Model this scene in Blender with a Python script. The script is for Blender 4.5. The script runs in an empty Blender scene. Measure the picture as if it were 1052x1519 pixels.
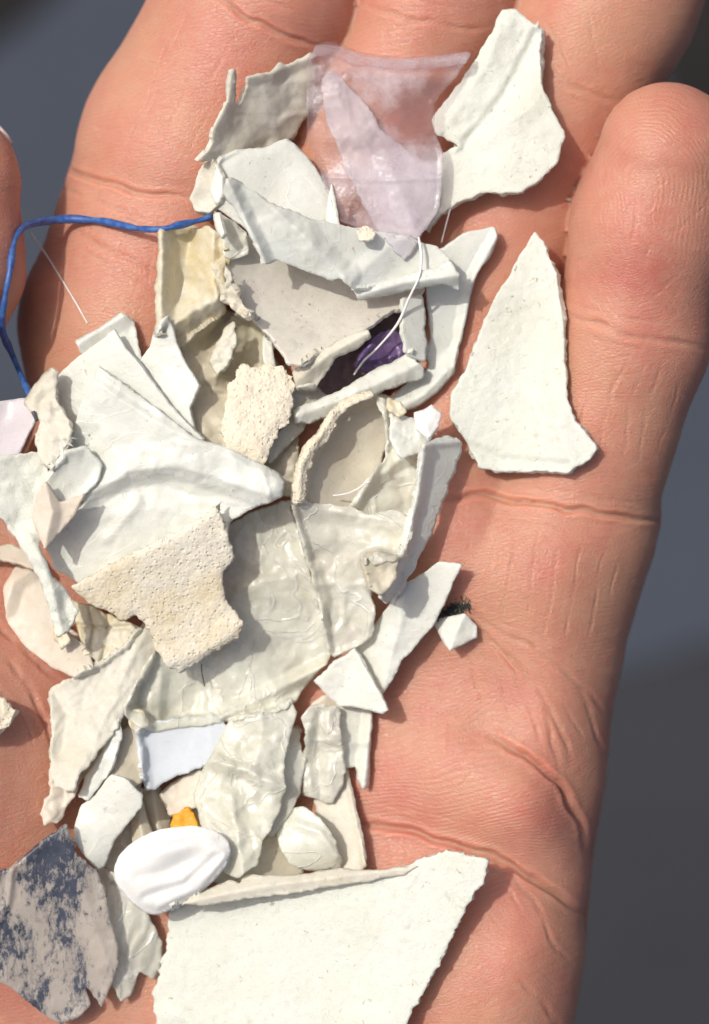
import bpy, math
import numpy as np
from mathutils import Vector
from mathutils.geometry import delaunay_2d_cdt

# ------------------------------------------------------------------ camera, sky, sun
S = 1.0 / 15000.0            # one unit of the layout grid = 1/15 mm
CU, CV = 526.0, 759.5        # layout centre
D = 3900.0                   # camera height above the palm in layout units (26 cm)

scene = bpy.context.scene
cam_d = bpy.data.cameras.new("camera")
cam = bpy.data.objects.new("camera", cam_d)
scene.collection.objects.link(cam)
cam.location = (0, 0, D * S)
cam_d.sensor_fit = 'VERTICAL'
cam_d.sensor_height = 24.0
cam_d.lens = 24.0 * D / 1519.0
cam_d.clip_start = 0.005
cam_d.clip_end = 50
cam_d.dof.use_dof = True
cam_d.dof.focus_distance = (D - 70) * S
cam_d.dof.aperture_fstop = cam_d.lens / 6.2
scene.camera = cam

SUN_AZ = math.radians(146)   # direction towards the sun, ccw from +x (upper left of the picture)
SUN_EL = math.radians(60)
world = bpy.data.worlds.new("World")
scene.world = world
world.use_nodes = True
wn = world.node_tree
sky = wn.nodes.new("ShaderNodeTexSky")
sky.sky_type = 'NISHITA'
sky.sun_disc = False
sky.sun_elevation = SUN_EL
sky.sun_rotation = math.pi / 2 - SUN_AZ
sky.air_density = 0.45
sky.dust_density = 5.0
sky.ozone_density = 0.6
wn.links.new(sky.outputs[0], wn.nodes["Background"].inputs[0])
wn.nodes["Background"].inputs[1].default_value = 0.15

sun_d = bpy.data.lights.new("sun", 'SUN')
sun_d.energy = 2.75
sun_d.angle = math.radians(0.9)
sun_d.color = (1.0, 0.968, 0.885)
sun = bpy.data.objects.new("sun", sun_d)
scene.collection.objects.link(sun)
to_sun = Vector((math.cos(SUN_AZ) * math.cos(SUN_EL), math.sin(SUN_AZ) * math.cos(SUN_EL), math.sin(SUN_EL)))
sun.rotation_euler = to_sun.to_track_quat('Z', 'Y').to_euler()
sun.location = to_sun * 2

scene.view_settings.view_transform = 'Standard'
scene.view_settings.look = 'None'
scene.view_settings.exposure = -0.08
scene.view_settings.gamma = 1.0
scene.cycles.max_bounces = 10
scene.cycles.transparent_max_bounces = 16
scene.cycles.use_denoising = True


def P(u, v, z):
    """layout coordinates (u right, v down, z up) to world metres"""
    f = (D - z) / D
    return np.stack([(u - CU) * f * S, (CV - v) * f * S, z * S], -1)


# ------------------------------------------------------------------ numpy helpers
def _hash(ix, iy, seed):
    h = (ix.astype(np.int64) * 374761393 + iy.astype(np.int64) * 668265263 + seed * 974634777) & 0xffffffff
    h = ((h ^ (h >> 13)) * 1274126177) & 0xffffffff
    h = ((h ^ (h >> 16)) * 2246822519) & 0xffffffff
    return ((h ^ (h >> 15)) & 0xffffff) / float(0xffffff)


def noise2(x, y, seed=0):
    x = np.asarray(x, float); y = np.asarray(y, float)
    ix = np.floor(x); iy = np.floor(y)
    fx = x - ix; fy = y - iy
    fx = fx * fx * fx * (fx * (fx * 6 - 15) + 10); fy = fy * fy * fy * (fy * (fy * 6 - 15) + 10)
    a = _hash(ix, iy, seed); b = _hash(ix + 1, iy, seed)
    c = _hash(ix, iy + 1, seed); d = _hash(ix + 1, iy + 1, seed)
    return (a + (b - a) * fx) * (1 - fy) + (c + (d - c) * fx) * fy - 0.5


def fbm(x, y, seed=0, oct=3):
    r = 0; a = 1.0
    for k in range(oct):
        r = r + a * noise2(x, y, seed + 17 * k)
        x = x * 2.03 + 5.1; y = y * 2.03 + 9.7; a *= 0.5
    return r


def facet(x, y, seed=0):
    """piecewise flat noise: random heights on a skewed lattice, joined by flat triangles"""
    x = np.asarray(x, float); y = np.asarray(y, float)
    wx = x + 0.55 * noise2(x * 0.7, y * 0.7, seed + 51); wy = y + 0.55 * noise2(x * 0.7 + 9, y * 0.7, seed + 52)
    a = wx - 0.577 * wy; b = 1.155 * wy
    ia = np.floor(a); ib = np.floor(b); fa = a - ia; fb = b - ib
    h00 = _hash(ia, ib, seed); h10 = _hash(ia + 1, ib, seed); h01 = _hash(ia, ib + 1, seed); h11 = _hash(ia + 1, ib + 1, seed)
    lo_ = h00 + fa * (h10 - h00) + fb * (h01 - h00)
    hi_ = h11 + (1 - fa) * (h01 - h11) + (1 - fb) * (h10 - h11)
    return np.where(fa + fb < 1, lo_, hi_) - 0.5


def seg_dist(u, v, pts, closed=False):
    """unsigned distance to a polyline and the signed side of the nearest segment"""
    best = np.full(np.shape(u), 1e9); side = np.zeros(np.shape(u))
    n = len(pts)
    for i in range(n if closed else n - 1):
        ax, ay = pts[i]; bx, by = pts[(i + 1) % n]
        ex, ey = bx - ax, by - ay
        L = ex * ex + ey * ey + 1e-9
        t = np.clip(((u - ax) * ex + (v - ay) * ey) / L, 0, 1)
        dx = u - (ax + t * ex); dy = v - (ay + t * ey)
        d = np.hypot(dx, dy)
        m = d < best
        best = np.where(m, d, best)
        side = np.where(m, ex * (v - ay) - ey * (u - ax), side)
    return best, side


def inside(u, v, poly):
    r = np.zeros(np.shape(u), bool)
    n = len(poly)
    for i in range(n):
        ax, ay = poly[i]; bx, by = poly[i - 1]
        if ay == by: continue
        c = ((ay > v) != (by > v)) & (u < (bx - ax) * (v - ay) / (by - ay) + ax)
        r ^= c
    return r


def smin(a, b, k):
    h = np.maximum(k - np.abs(a - b), 0) / k
    return np.minimum(a, b) - h * h * k * 0.25


def link(o, parent=None):
    scene.collection.objects.link(o)
    if parent is not None: o.parent = parent
    return o


def tag(o, label=None, cat=None, group=None, kind=None):
    if label: o['label'] = label
    if cat: o['category'] = cat
    if group: o['group'] = group
    if kind: o['kind'] = kind


# ------------------------------------------------------------------ material helpers
class NT:
    def __init__(s, name):
        s.m = bpy.data.materials.new(name); s.m.use_nodes = True
        s.t = s.m.node_tree; s.t.nodes.clear()
        s.out = s.n("ShaderNodeOutputMaterial")
        tc = s.n("ShaderNodeTexCoord"); s.oc = tc.outputs['Object']
        oi = s.n("ShaderNodeObjectInfo")
        ad = s.n("ShaderNodeVectorMath"); ad.operation = 'ADD'
        cx = s.n("ShaderNodeCombineXYZ")
        s.l(oi.outputs['Random'], cx.inputs[0]); s.l(oi.outputs['Random'], cx.inputs[2])
        s.l(s.oc, ad.inputs[0]); s.l(cx.outputs[0], ad.inputs[1])
        s.rc = ad.outputs[0]      # object coordinates with an offset of their own per object
    def n(s, t): return s.t.nodes.new(t)
    def l(s, a, b): s.t.links.new(a, b)
    def val(s, sock, v):
        if hasattr(v, 'is_output') or isinstance(v, bpy.types.NodeSocket): s.l(v, sock)
        else: sock.default_value = v
    def noise(s, scale, detail=4, rough=0.55, co=None, dist=0.0):
        n = s.n("ShaderNodeTexNoise"); s.l(co or s.rc, n.inputs['Vector'])
        n.inputs['Scale'].default_value = scale; n.inputs['Detail'].default_value = detail
        n.inputs['Roughness'].default_value = rough; n.inputs['Distortion'].default_value = dist
        return n.outputs[0]
    def voro(s, scale, feature='F1', co=None):
        n = s.n("ShaderNodeTexVoronoi"); s.l(co or s.rc, n.inputs['Vector']); n.feature = feature
        n.inputs['Scale'].default_value = scale
        return n.outputs['Distance']
    def ramp(s, fac, a, b, ca=(0, 0, 0, 1), cb=(1, 1, 1, 1)):
        r = s.n("ShaderNodeValToRGB"); s.l(fac, r.inputs[0])
        r.color_ramp.elements[0].position = a; r.color_ramp.elements[1].position = b
        r.color_ramp.elements[0].color = ca; r.color_ramp.elements[1].color = cb
        return r.outputs[0]
    def mixc(s, fac, a, b, mode='MIX'):
        m = s.n("ShaderNodeMix"); m.data_type = 'RGBA'; m.blend_type = mode
        s.val(m.inputs[0], fac); s.val(m.inputs[6], a); s.val(m.inputs[7], b)
        return m.outputs[2]
    def math(s, op, a, b=0.0, c=None):
        m = s.n("ShaderNodeMath"); m.operation = op
        s.val(m.inputs[0], a); s.val(m.inputs[1], b)
        if c is not None: s.val(m.inputs[2], c)
        return m.outputs[0]
    def attr(s, name):
        a = s.n("ShaderNodeAttribute"); a.attribute_name = name
        return a.outputs['Fac']
    def bump(s, h, dist, strength=1.0, prev=None):
        b = s.n("ShaderNodeBump"); s.l(h, b.inputs['Height'])
        b.inputs['Distance'].default_value = dist; s.val(b.inputs['Strength'], strength)
        if prev is not None: s.l(prev, b.inputs['Normal'])
        return b.outputs[0]
    def princ(s, col, rough=0.5, spec=0.5, normal=None, **kw):
        p = s.n("ShaderNodeBsdfPrincipled")
        s.val(p.inputs['Base Color'], col); s.val(p.inputs['Roughness'], rough)
        s.val(p.inputs['Specular IOR Level'], spec)
        if normal is not None: s.l(normal, p.inputs['Normal'])
        for k, v in kw.items(): s.val(p.inputs[k.replace('_', ' ')], v)
        return p.outputs[0]
    def mixs(s, fac, a, b):
        m = s.n("ShaderNodeMixShader"); s.val(m.inputs[0], fac); s.l(a, m.inputs[1]); s.l(b, m.inputs[2])
        return m.outputs[0]
    def transl(s, col, normal=None):
        t = s.n("ShaderNodeBsdfTranslucent"); s.val(t.inputs[0], col)
        if normal is not None: s.l(normal, t.inputs['Normal'])
        return t.outputs[0]
    def transp(s, col):
        t = s.n("ShaderNodeBsdfTransparent"); s.val(t.inputs[0], col); return t.outputs[0]
    def end(s, sh):
        s.l(sh, s.out.inputs[0]); return s.m


def plastic(name, col, stain, stain_amt=0.4, rough=0.42, speck=0.25, speck_col=(0.25, 0.2, 0.13, 1),
            bump=0.6, trans=0.2, grain=2600, spec=0.4, clear=0.0, stress=0.0):
    t = NT(name)
    big = t.noise(130, 5, 0.6)
    c = t.mixc(t.math('MULTIPLY', t.ramp(big, 0.45, 0.75), stain_amt), col, stain)
    fine = t.noise(1400, 3, 0.6)
    c = t.mixc(t.math('MULTIPLY', t.ramp(fine, 0.46, 0.72), 0.35 * stain_amt + 0.06), c, stain)
    mid = t.noise(420, 5, 0.7, dist=0.3)
    c = t.mixc(t.math('MULTIPLY', t.ramp(mid, 0.5, 0.72), 0.5 * stain_amt), c, stain)
    c = t.mixc(t.math('MULTIPLY', t.ramp(t.noise(5200, 2, 0.5), 0.4, 0.7), 0.14), c, t.mixc(0.5, stain, (0.5, 0.46, 0.38, 1)))
    sm = t.math('MULTIPLY', t.ramp(t.noise(1900, 2, 0.5, dist=0.8), 0.66, 0.74), t.ramp(t.noise(160, 3), 0.40, 0.62))
    c = t.mixc(t.math('MULTIPLY', sm, speck), c, speck_col)
    sp2 = t.math('MULTIPLY', t.ramp(t.noise(700, 5, 0.7, dist=0.5), 0.56, 0.72), t.ramp(t.noise(90, 2), 0.42, 0.66))
    c = t.mixc(t.math('MULTIPLY', sp2, 0.45 * speck), c, speck_col)
    mp = t.n("ShaderNodeMapping"); t.l(t.rc, mp.inputs[0])
    mp.inputs['Scale'].default_value = (0.16, 1.0, 1.0); mp.inputs['Rotation'].default_value = (0, 0, 0.7)
    scr = t.ramp(t.noise(2400, 3, 0.6, co=mp.outputs[0]), 0.60, 0.70)
    c = t.mixc(t.math('MULTIPLY', scr, 0.10), c, stain)
    if stress:
        ln = t.ramp(t.math('ABSOLUTE', t.math('SUBTRACT', t.noise(170, 3, 0.5, dist=0.6), 0.5)), 0.0, 0.016, (1, 1, 1, 1), (0, 0, 0, 1))
        c = t.mixc(t.math('MULTIPLY', ln, stress), c, (0.92, 0.91, 0.86, 1))
        ln2 = t.ramp(t.math('ABSOLUTE', t.math('SUBTRACT', t.noise(420, 2, 0.5, dist=0.4), 0.5)), 0.0, 0.03, (1, 1, 1, 1), (0, 0, 0, 1))
        ridge = t.math('ADD', ln, t.math('MULTIPLY', ln2, 0.22))
    hue = t.n("ShaderNodeTexNoise"); t.l(t.rc, hue.inputs['Vector']); hue.inputs['Scale'].default_value = 210; hue.inputs['Detail'].default_value = 3
    c = t.mixc(0.10 * speck, c, hue.outputs[1], 'SOFT_LIGHT') if speck else c
    h1 = t.noise(grain, 4, 0.6)
    h2 = t.noise(450, 4, 0.55)
    nb = t.bump(h2, 0.00008 * bump)
    nb = t.bump(h1, 0.00004 * bump, 1.0, nb)
    nb = t.bump(scr, 0.000012, 1.0, nb)
    if stress: nb = t.bump(ridge, 0.00008 * stress, 1.0, nb)
    r = t.math('ADD', t.math('MULTIPLY', fine, 0.3), rough - 0.15)
    sh = t.princ(c, r, spec, nb)
    if trans: sh = t.mixs(trans, sh, t.transl(c, nb))
    if clear:
        cl = t.math('MULTIPLY', t.ramp(t.noise(220, 3), 0.3, 0.7), clear)
        sh = t.mixs(cl, sh, t.transp((0.98, 0.96, 0.9, 1)))
    return t.end(sh)


M = {}
M['white'] = plastic('white_plastic', (0.80, 0.82, 0.755, 1), (0.71, 0.69, 0.57, 1), 0.55, 0.42, 0.7, stress=0.22)
M['chalk'] = plastic('chalky_white_plastic', (0.80, 0.82, 0.74, 1), (0.71, 0.71, 0.59, 1), 0.6, 0.6, 0.75, bump=2.2, spec=0.25, grain=4200)
M['cool'] = plastic('cool_white_plastic', (0.785, 0.805, 0.745, 1), (0.70, 0.70, 0.60, 1), 0.55, 0.38, 0.6, bump=0.7, stress=0.18)
M['cream'] = plastic('cream_plastic', (0.75, 0.725, 0.62, 1), (0.60, 0.53, 0.37, 1), 0.5, 0.5, 0.35, bump=0.9)
M['yellowed'] = plastic('yellowed_plastic', (0.78, 0.74, 0.60, 1), (0.66, 0.52, 0.22, 1), 0.85, 0.38, 0.4, bump=0.9)
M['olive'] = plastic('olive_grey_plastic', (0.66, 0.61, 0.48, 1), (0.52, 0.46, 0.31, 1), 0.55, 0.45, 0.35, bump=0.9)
M['pinkish'] = plastic('pinkish_cream_plastic', (0.77, 0.70, 0.59, 1), (0.66, 0.55, 0.40, 1), 0.5, 0.45, 0.3)
M['pearl'] = plastic('bright_white_plastic', (0.82, 0.82, 0.79, 1), (0.78, 0.77, 0.70, 1), 0.5, 0.3, 0.3, bump=0.4, trans=0.1)
M['bluewhite'] = plastic('blue_white_plastic', (0.76, 0.81, 0.85, 1), (0.68, 0.72, 0.72, 1), 0.3, 0.5, 0.1, bump=0.4)
M['dish'] = plastic('scuffed_cream_plastic', (0.78, 0.75, 0.65, 1), (0.48, 0.43, 0.38, 1), 0.45, 0.4, 0.7, (0.16, 0.13, 0.16, 1), bump=0.5)
M['film'] = plastic('milky_film', (0.84, 0.85, 0.75, 1), (0.70, 0.68, 0.53, 1), 0.6, 0.30, 0.25, bump=0.4, trans=0.2, spec=0.7, clear=0.4, stress=0.7)
M['film_grey'] = plastic('grey_milky_film', (0.79, 0.79, 0.70, 1), (0.65, 0.62, 0.50, 1), 0.6, 0.28, 0.4, bump=0.4, trans=0.2, spec=0.7, clear=0.34, stress=0.7)
M['shell'] = plastic('olive_shell', (0.66, 0.62, 0.51, 1), (0.68, 0.62, 0.46, 1), 0.7, 0.4, 0.5, bump=1.0, trans=0.15)
M['lilac_pale'] = plastic('pale_lilac_film', (0.84, 0.81, 0.84, 1), (0.76, 0.71, 0.76, 1), 0.4, 0.3, 0.0, bump=0.4, trans=0.35, clear=0.25)
M['lilac_cloud'] = plastic('frosted_lilac_film', (0.88, 0.86, 0.87, 1), (0.72, 0.66, 0.74, 1), 0.8, 0.6, 0.35, (0.4, 0.33, 0.5, 1), bump=0.9, trans=0.3, clear=0.3)
M['gap_shade'] = plastic('painted_gap_shade', (0.16, 0.10, 0.12, 1), (0.24, 0.17, 0.17, 1), 0.8, 0.45, 0.2, bump=0.8, trans=0.1)  # shade of the deep gap, put into a dark sheet colour
M['purple'] = plastic('purple_plastic', (0.12, 0.065, 0.22, 1), (0.22, 0.15, 0.22, 1), 0.8, 0.3, 0.0, bump=0.8, trans=0.1)
M['orange'] = plastic('orange_plastic', (0.82, 0.40, 0.02, 1), (0.62, 0.28, 0.02, 1), 0.5, 0.5, 0.1, bump=1.2, trans=0.1)
M['green'] = plastic('dark_green_fluff', (0.022, 0.036, 0.036, 1), (0.05, 0.07, 0.065, 1), 0.6, 0.75, 0.1, bump=2.5, trans=0.0)


def m_clear_film():
    t = NT('clear_lilac_film')
    cloud = t.noise(240, 4, 0.6)
    big = t.noise(75, 2, 0.5)
    mask = t.ramp(t.math('ADD', t.math('MULTIPLY', cloud, 0.5), t.math('MULTIPLY', big, 0.6)), 0.50, 0.72)
    nb = t.bump(t.noise(420, 3), 0.00020)
    nb = t.bump(t.noise(2500, 3), 0.00003, 1.0, nb)
    c = t.mixc(cloud, (0.74, 0.69, 0.75, 1), (0.92, 0.90, 0.92, 1))
    p = t.princ(c, 0.24, 0.55, nb)
    milky = t.mixs(0.42, p, t.transl((0.86, 0.80, 0.86, 1), nb))
    k = t.math('ADD', t.math('MULTIPLY', mask, -0.5), 0.92)
    return t.end(t.mixs(k, milky, t.transp((0.93, 0.90, 0.90, 1))))


def m_sandy(name, ca, cb, cc, amt=1.0):
    t = NT(name)
    g = t.voro(2900)
    g2 = t.noise(1800, 4, 0.65)
    big = t.noise(110, 4, 0.6)
    c = t.mixc(t.ramp(big, 0.4, 0.68), ca, cb)
    c = t.mixc(t.math('MULTIPLY', t.ramp(g2, 0.52, 0.72), 0.55), c, cc)
    pit = t.ramp(t.voro(2100), 0.10, 0.34)
    c = t.mixc(t.math('MULTIPLY', t.ramp(t.noise(900, 4, 0.7), 0.58, 0.78), 0.4), c, (0.44, 0.37, 0.25, 1))
    h = t.math('ADD', t.math('MULTIPLY', g, 0.5), g2)
    nb = t.bump(pit, 0.00010 * amt)
    nb = t.bump(t.noise(300, 4, 0.6), 0.00007 * amt, 1.0, nb)
    nb = t.bump(h, 0.00014 * amt, 1.0, nb)
    return t.end(t.princ(c, 0.8, 0.2, nb))


def m_painted():
    t = NT('paint_stained_flake')
    mp = t.n('ShaderNodeMapping'); t.l(t.rc, mp.inputs[0]); mp.inputs['Scale'].default_value = (1.5, 0.75, 1); mp.inputs['Rotation'].default_value = (0, 0, -0.35)
    big = t.noise(150, 3, 0.55, dist=0.5, co=mp.outputs[0])
    fine = t.noise(1500, 5, 0.75, co=mp.outputs[0])
    k = t.math('ADD', t.math('MULTIPLY', big, 0.75), t.math('MULTIPLY', fine, 0.52))
    mask = t.ramp(k, 0.60, 0.70)
    base = t.mixc(t.noise(900, 3), (0.56, 0.50, 0.44, 1), (0.68, 0.62, 0.54, 1))
    dark = t.mixc(t.noise(700, 3), (0.035, 0.042, 0.062, 1), (0.11, 0.125, 0.165, 1))
    c = t.mixc(mask, base, dark)
    nb = t.bump(fine, 0.00010)
    nb = t.bump(t.noise(500, 3), 0.00015, 1.0, nb)
    sh = t.mixs(0.18, t.princ(c, 0.27, 0.6, nb), t.transl(c, nb))
    return t.end(t.mixs(t.math('MULTIPLY', t.math('SUBTRACT', 1.0, mask), 0.3), sh, t.transp((0.92, 0.9, 0.86, 1))))


def m_fibre(name, ca, cb):
    t = NT(name)
    c = t.mixc(t.ramp(t.noise(1400, 3), 0.35, 0.7), ca, cb)
    return t.end(t.princ(c, 0.42, 0.45, t.bump(t.noise(3000, 3), 0.00006)))


M['clear'] = m_clear_film()
M['sandy'] = m_sandy('sandy_crumb', (0.72, 0.66, 0.53, 1), (0.66, 0.58, 0.43, 1), (0.80, 0.75, 0.63, 1), 0.8)
M['tan'] = m_sandy('tan_foam', (0.70, 0.66, 0.55, 1), (0.60, 0.50, 0.32, 1), (0.78, 0.75, 0.65, 1), 0.7)
M['bark'] = plastic('ribbed_cream_plastic', (0.74, 0.72, 0.62, 1), (0.62, 0.56, 0.41, 1), 0.5, 0.5, 0.3, bump=1.2)
M['painted'] = m_painted()
M['blue'] = m_fibre('blue_cord', (0.02, 0.075, 0.28, 1), (0.07, 0.17, 0.42, 1))
M['fibre'] = m_fibre('white_fibre', (0.78, 0.75, 0.72, 1), (0.86, 0.84, 0.8, 1))
M['dark_fibre'] = m_fibre('dark_fibre', (0.05, 0.05, 0.055, 1), (0.09, 0.09, 0.09, 1))
M['nail'] = m_fibre('nail', (0.70, 0.55, 0.48, 1), (0.74, 0.62, 0.56, 1))


def m_skin():
    t = NT('skin')
    mott = t.noise(140, 4, 0.6, co=t.oc)
    fine = t.noise(900, 3, 0.6, co=t.oc)
    c = t.mixc(t.ramp(mott, 0.35, 0.68), (0.55, 0.280, 0.192, 1), (0.515, 0.220, 0.155, 1))
    c = t.mixc(t.math('MULTIPLY', t.attr('red'), 0.9), c, (0.50, 0.165, 0.125, 1))
    c = t.mixc(t.math('MULTIPLY', t.ramp(fine, 0.45, 0.75), 0.22), c, (0.60, 0.355, 0.245, 1))
    c = t.mixc(t.math('MULTIPLY', t.ramp(t.noise(48, 5, 0.65, co=t.oc), 0.45, 0.65), 0.45), c, (0.53, 0.32, 0.19, 1))
    c = t.mixc(t.math('MULTIPLY', t.ramp(t.noise(420, 4, 0.7, co=t.oc), 0.55, 0.72), 0.35), c, (0.50, 0.20, 0.14, 1))
    # pore lattice, creased finely across the fingers
    mp = t.n("ShaderNodeMapping"); t.l(t.oc, mp.inputs[0])
    mp.inputs['Scale'].default_value = (0.62, 1.25, 1.0); mp.inputs['Rotation'].default_value = (0, 0, 0.25)
    v1 = t.voro(2500, 'DISTANCE_TO_EDGE', mp.outputs[0])
    v2 = t.voro(4200, 'F1', t.oc)
    e1 = t.ramp(v1, 0.0, 0.16)
    nb = t.bump(t.noise(330, 3, 0.5, co=t.oc), 0.00003)
    nb = t.bump(e1, 0.000022, 1.0, nb)
    nb = t.bump(v2, 0.000022, 1.0, nb)
    for k in ('1', '2'):
        s_ = t.math('SINE', t.attr('phase' + k))
        nb = t.bump(s_, 0.000008 if k == '2' else 0.000013, t.attr('amp' + k), nb)
        c = t.mixc(t.math('MULTIPLY', t.math('MULTIPLY', t.math('ADD', s_, 1.0), t.attr('amp' + k)), 0.045), c, (0.74, 0.48, 0.36, 1))
    p = t.princ(c, t.math('ADD', t.math('MULTIPLY', fine, 0.25), 0.33), 0.42, nb,
                Subsurface_Weight=1.0, Subsurface_Scale=0.0011)
    pn = t.t.nodes[-1]
    for n in t.t.nodes:
        if n.type == 'BSDF_PRINCIPLED':
            n.inputs['Subsurface Radius'].default_value = (1.0, 0.36, 0.22)
            n.subsurface_method = 'RANDOM_WALK'
    return t.end(p)


M['skin'] = m_skin()


def m_ground(name, ca, cb, cx):
    t = NT(name)
    a = t.noise(5, 4, 0.6, co=t.oc); b = t.noise(90, 4, 0.6, co=t.oc)
    c = t.mixc(t.ramp(a, 0.35, 0.65), ca, cb)
    c = t.mixc(t.math('MULTIPLY', b, 0.3), c, cx)
    return t.end(t.princ(c, 0.9, 0.1, t.bump(b, 0.001)))


M['ground'] = m_ground('charcoal_ground', (0.030, 0.031, 0.036, 1), (0.038, 0.040, 0.046, 1), (0.05, 0.05, 0.056, 1))
M['mat'] = m_ground('blue_grey_cloth', (0.044, 0.053, 0.072, 1), (0.056, 0.065, 0.085, 1), (0.08, 0.09, 0.11, 1))
M['black'] = m_ground('black_rubber', (0.012, 0.011, 0.011, 1), (0.020, 0.018, 0.018, 1), (0.03, 0.03, 0.03, 1))

# ------------------------------------------------------------------ ground
GZ = -1.2
gx = np.linspace(-1, 1, 41)
gx = np.sign(gx) * np.abs(gx) ** 2.2 * 20
GX, GY = np.meshgrid(gx, gx)
gv = np.stack([GX.ravel(), GY.ravel(), 0.002 * fbm(GX.ravel() * 9, GY.ravel() * 9, 3) + GZ], -1)
gf = [(j * 41 + i, j * 41 + i + 1, (j + 1) * 41 + i + 1, (j + 1) * 41 + i) for j in range(40) for i in range(40)]
me = bpy.data.meshes.new('ground'); me.from_pydata(gv.tolist(), [], gf); me.materials.append(M['ground'])
ground = link(bpy.data.objects.new('ground', me)); tag(ground, kind='structure')



def slab(name, label, cat, poly, mat, th, lift):
    """a thin cloth or rubber piece lying on the ground; outline in layout units as the ground appears"""
    p = np.array(poly, float)
    n = 6; q = []
    for i in range(len(p)):
        for j in range(n): q.append(p[i] + (p[(i + 1) % len(p)] - p[i]) * j / n)
    q = np.array(q); q = q + 8 * np.stack([noise2(q[:, 0] / 60, q[:, 1] / 60, 3), noise2(q[:, 0] / 60, q[:, 1] / 60, 4)], -1)
    z0 = GZ / S + lift; k = len(q)
    a = P(q[:, 0], q[:, 1], np.full(k, z0)); b = P(q[:, 0], q[:, 1], np.full(k, z0 + th))
    me = bpy.data.meshes.new(name)
    me.from_pydata(np.concatenate([a, b]).tolist(), [], [tuple(range(k)), tuple(range(2 * k - 1, k - 1, -1))] + [(i, i + k, (i + 1) % k + k, (i + 1) % k) for i in range(k)])
    me.materials.append(M[mat])
    o = link(bpy.data.objects.new(name, me)); tag(o, label, cat)
    return o


slab('cloth_mat', 'blurred blue grey mat on the ground below the hand', 'mat', [(-900, -900), (2000, -900), (2000, 860), (1060, 950), (860, 1010), (-900, 1300)], 'mat', 25, 30)
slab('rubber_strap', 'blurred black strap crossing the top left corner of the ground', 'strap', [(-300, 260), (-60, 100), (30, 36), (110, -40), (200, -140), (-300, -140)], 'black', 20, 60)
slab('rubber_strap', 'blurred black strap beside the tip of the ring finger, upper right corner', 'strap', [(960, -300), (1300, -300), (1300, 120), (1120, 190), (985, 210), (965, 60)], 'black', 20, 60)

# ------------------------------------------------------------------ the hand: a distance field meshed as one surface
def cone_chain(p, pts, k=28):
    """smooth union of rounded cones along a chain of (u, v, z, r)"""
    d = None
    for a, b in zip(pts[:-1], pts[1:]):
        a = np.array(a, float); b = np.array(b, float)
        ab = b[:3] - a[:3]
        t = np.clip(((p - a[:3]) @ ab) / (ab @ ab), 0, 1)
        q = p - a[:3] - t[:, None] * ab
        e = np.sqrt((q * q).sum(1)) - (a[3] + t * (b[3] - a[3]))
        d = e if d is None else smin(d, e, k)
    return d


FINGERS = [
    [(215, 720, -150, 160), (185, 480, -135, 152), (276, 210, -135, 152), (388, -10, -125, 146), (450, -270, -120, 140), (510, -440, -110, 112)],
    [(430, 720, -170, 150), (475, 450, -160, 130), (550, 210, -150, 126), (642, 0, -140, 124), (750, -260, -135, 116), (815, -420, -120, 98)],
    [(650, 730, -160, 145), (708, 450, -166, 130), (796, 210, -166, 128), (900, 0, -158, 133), (1015, -240, -140, 116), (1075, -380, -120, 98)],
    [(790, 930, -140, 120), (850, 765, -108, 117), (935, 505, -60, 113), (968, 330, -28, 117), (992, 226, -4, 104)],
]
THUMB = [(-230, 1150, -60, 210), (-215, 830, -10, 150), (-165, 580, 20, 122), (-95, 390, 25, 128), (-76, 270, 20, 108)]
PALM = [(60, 640), (300, 620), (620, 640), (850, 700), (952, 780), (938, 850), (915, 950), (908, 1050), (898, 1170), (882, 1260),
        (874, 1350), (868, 1420), (852, 1519), (820, 1650), (760, 1850), (690, 2050), (80, 2080), (-120, 1850), (-270, 1600), (-350, 1300), (-330, 1000), (-150, 760)]


def gauss(u, v, c, r, ry=None):
    return np.exp(-(((u - c[0]) / r) ** 2 + ((v - c[1]) / (ry or r)) ** 2))


def palm_top(u, v):
    return (-28 + 38 * gauss(u, v, (800, 860), 130, 90) + 26 * gauss(u, v, (640, 850), 110, 90) + 62 * gauss(u, v, (700, 1480), 230, 190)
            + 34 * gauss(u, v, (700, 1140), 150, 95) - 50 * gauss(u, v, (380, 1050), 240, 260)
            + 110 * gauss(u, v, (-90, 1180), 190, 300) + 22 * gauss(u, v, (300, 790), 200, 90) + 20 * gauss(u, v, (830, 1020), 70, 120)
            - 20 * gauss(u, v, (560, 1560), 90, 200) + 26 * gauss(u, v, (775, 1205), 75, 62) + 12 * gauss(u, v, (790, 1420), 60, 60))


def hand_sdf(p):
    u, v, z = p[:, 0], p[:, 1], p[:, 2]
    d2, _ = seg_dist(u, v, PALM, True)
    d2 = np.where(inside(u, v, PALM), -d2, d2)
    R, H2 = 118.0, 165.0
    zc = palm_top(u, v) - H2
    a = d2 + R; b = np.abs(z - zc) - (H2 - R)
    pd = np.minimum(np.maximum(a, b), 0) + np.sqrt(np.maximum(a, 0) ** 2 + np.maximum(b, 0) ** 2) - R
    f = None
    for ch in FINGERS:
        e = cone_chain(p, ch)
        f = e if f is None else smin(f, e, 5)
    d = smin(pd, f, 70)
    d = smin(d, cone_chain(p, THUMB), 75)
    arm = cone_chain(p, [(380, 1850, -190, 215), (370, 2300, -200, 250), (360, 3000, -230, 330)], 60)
    return smin(d, arm, 120)


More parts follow.
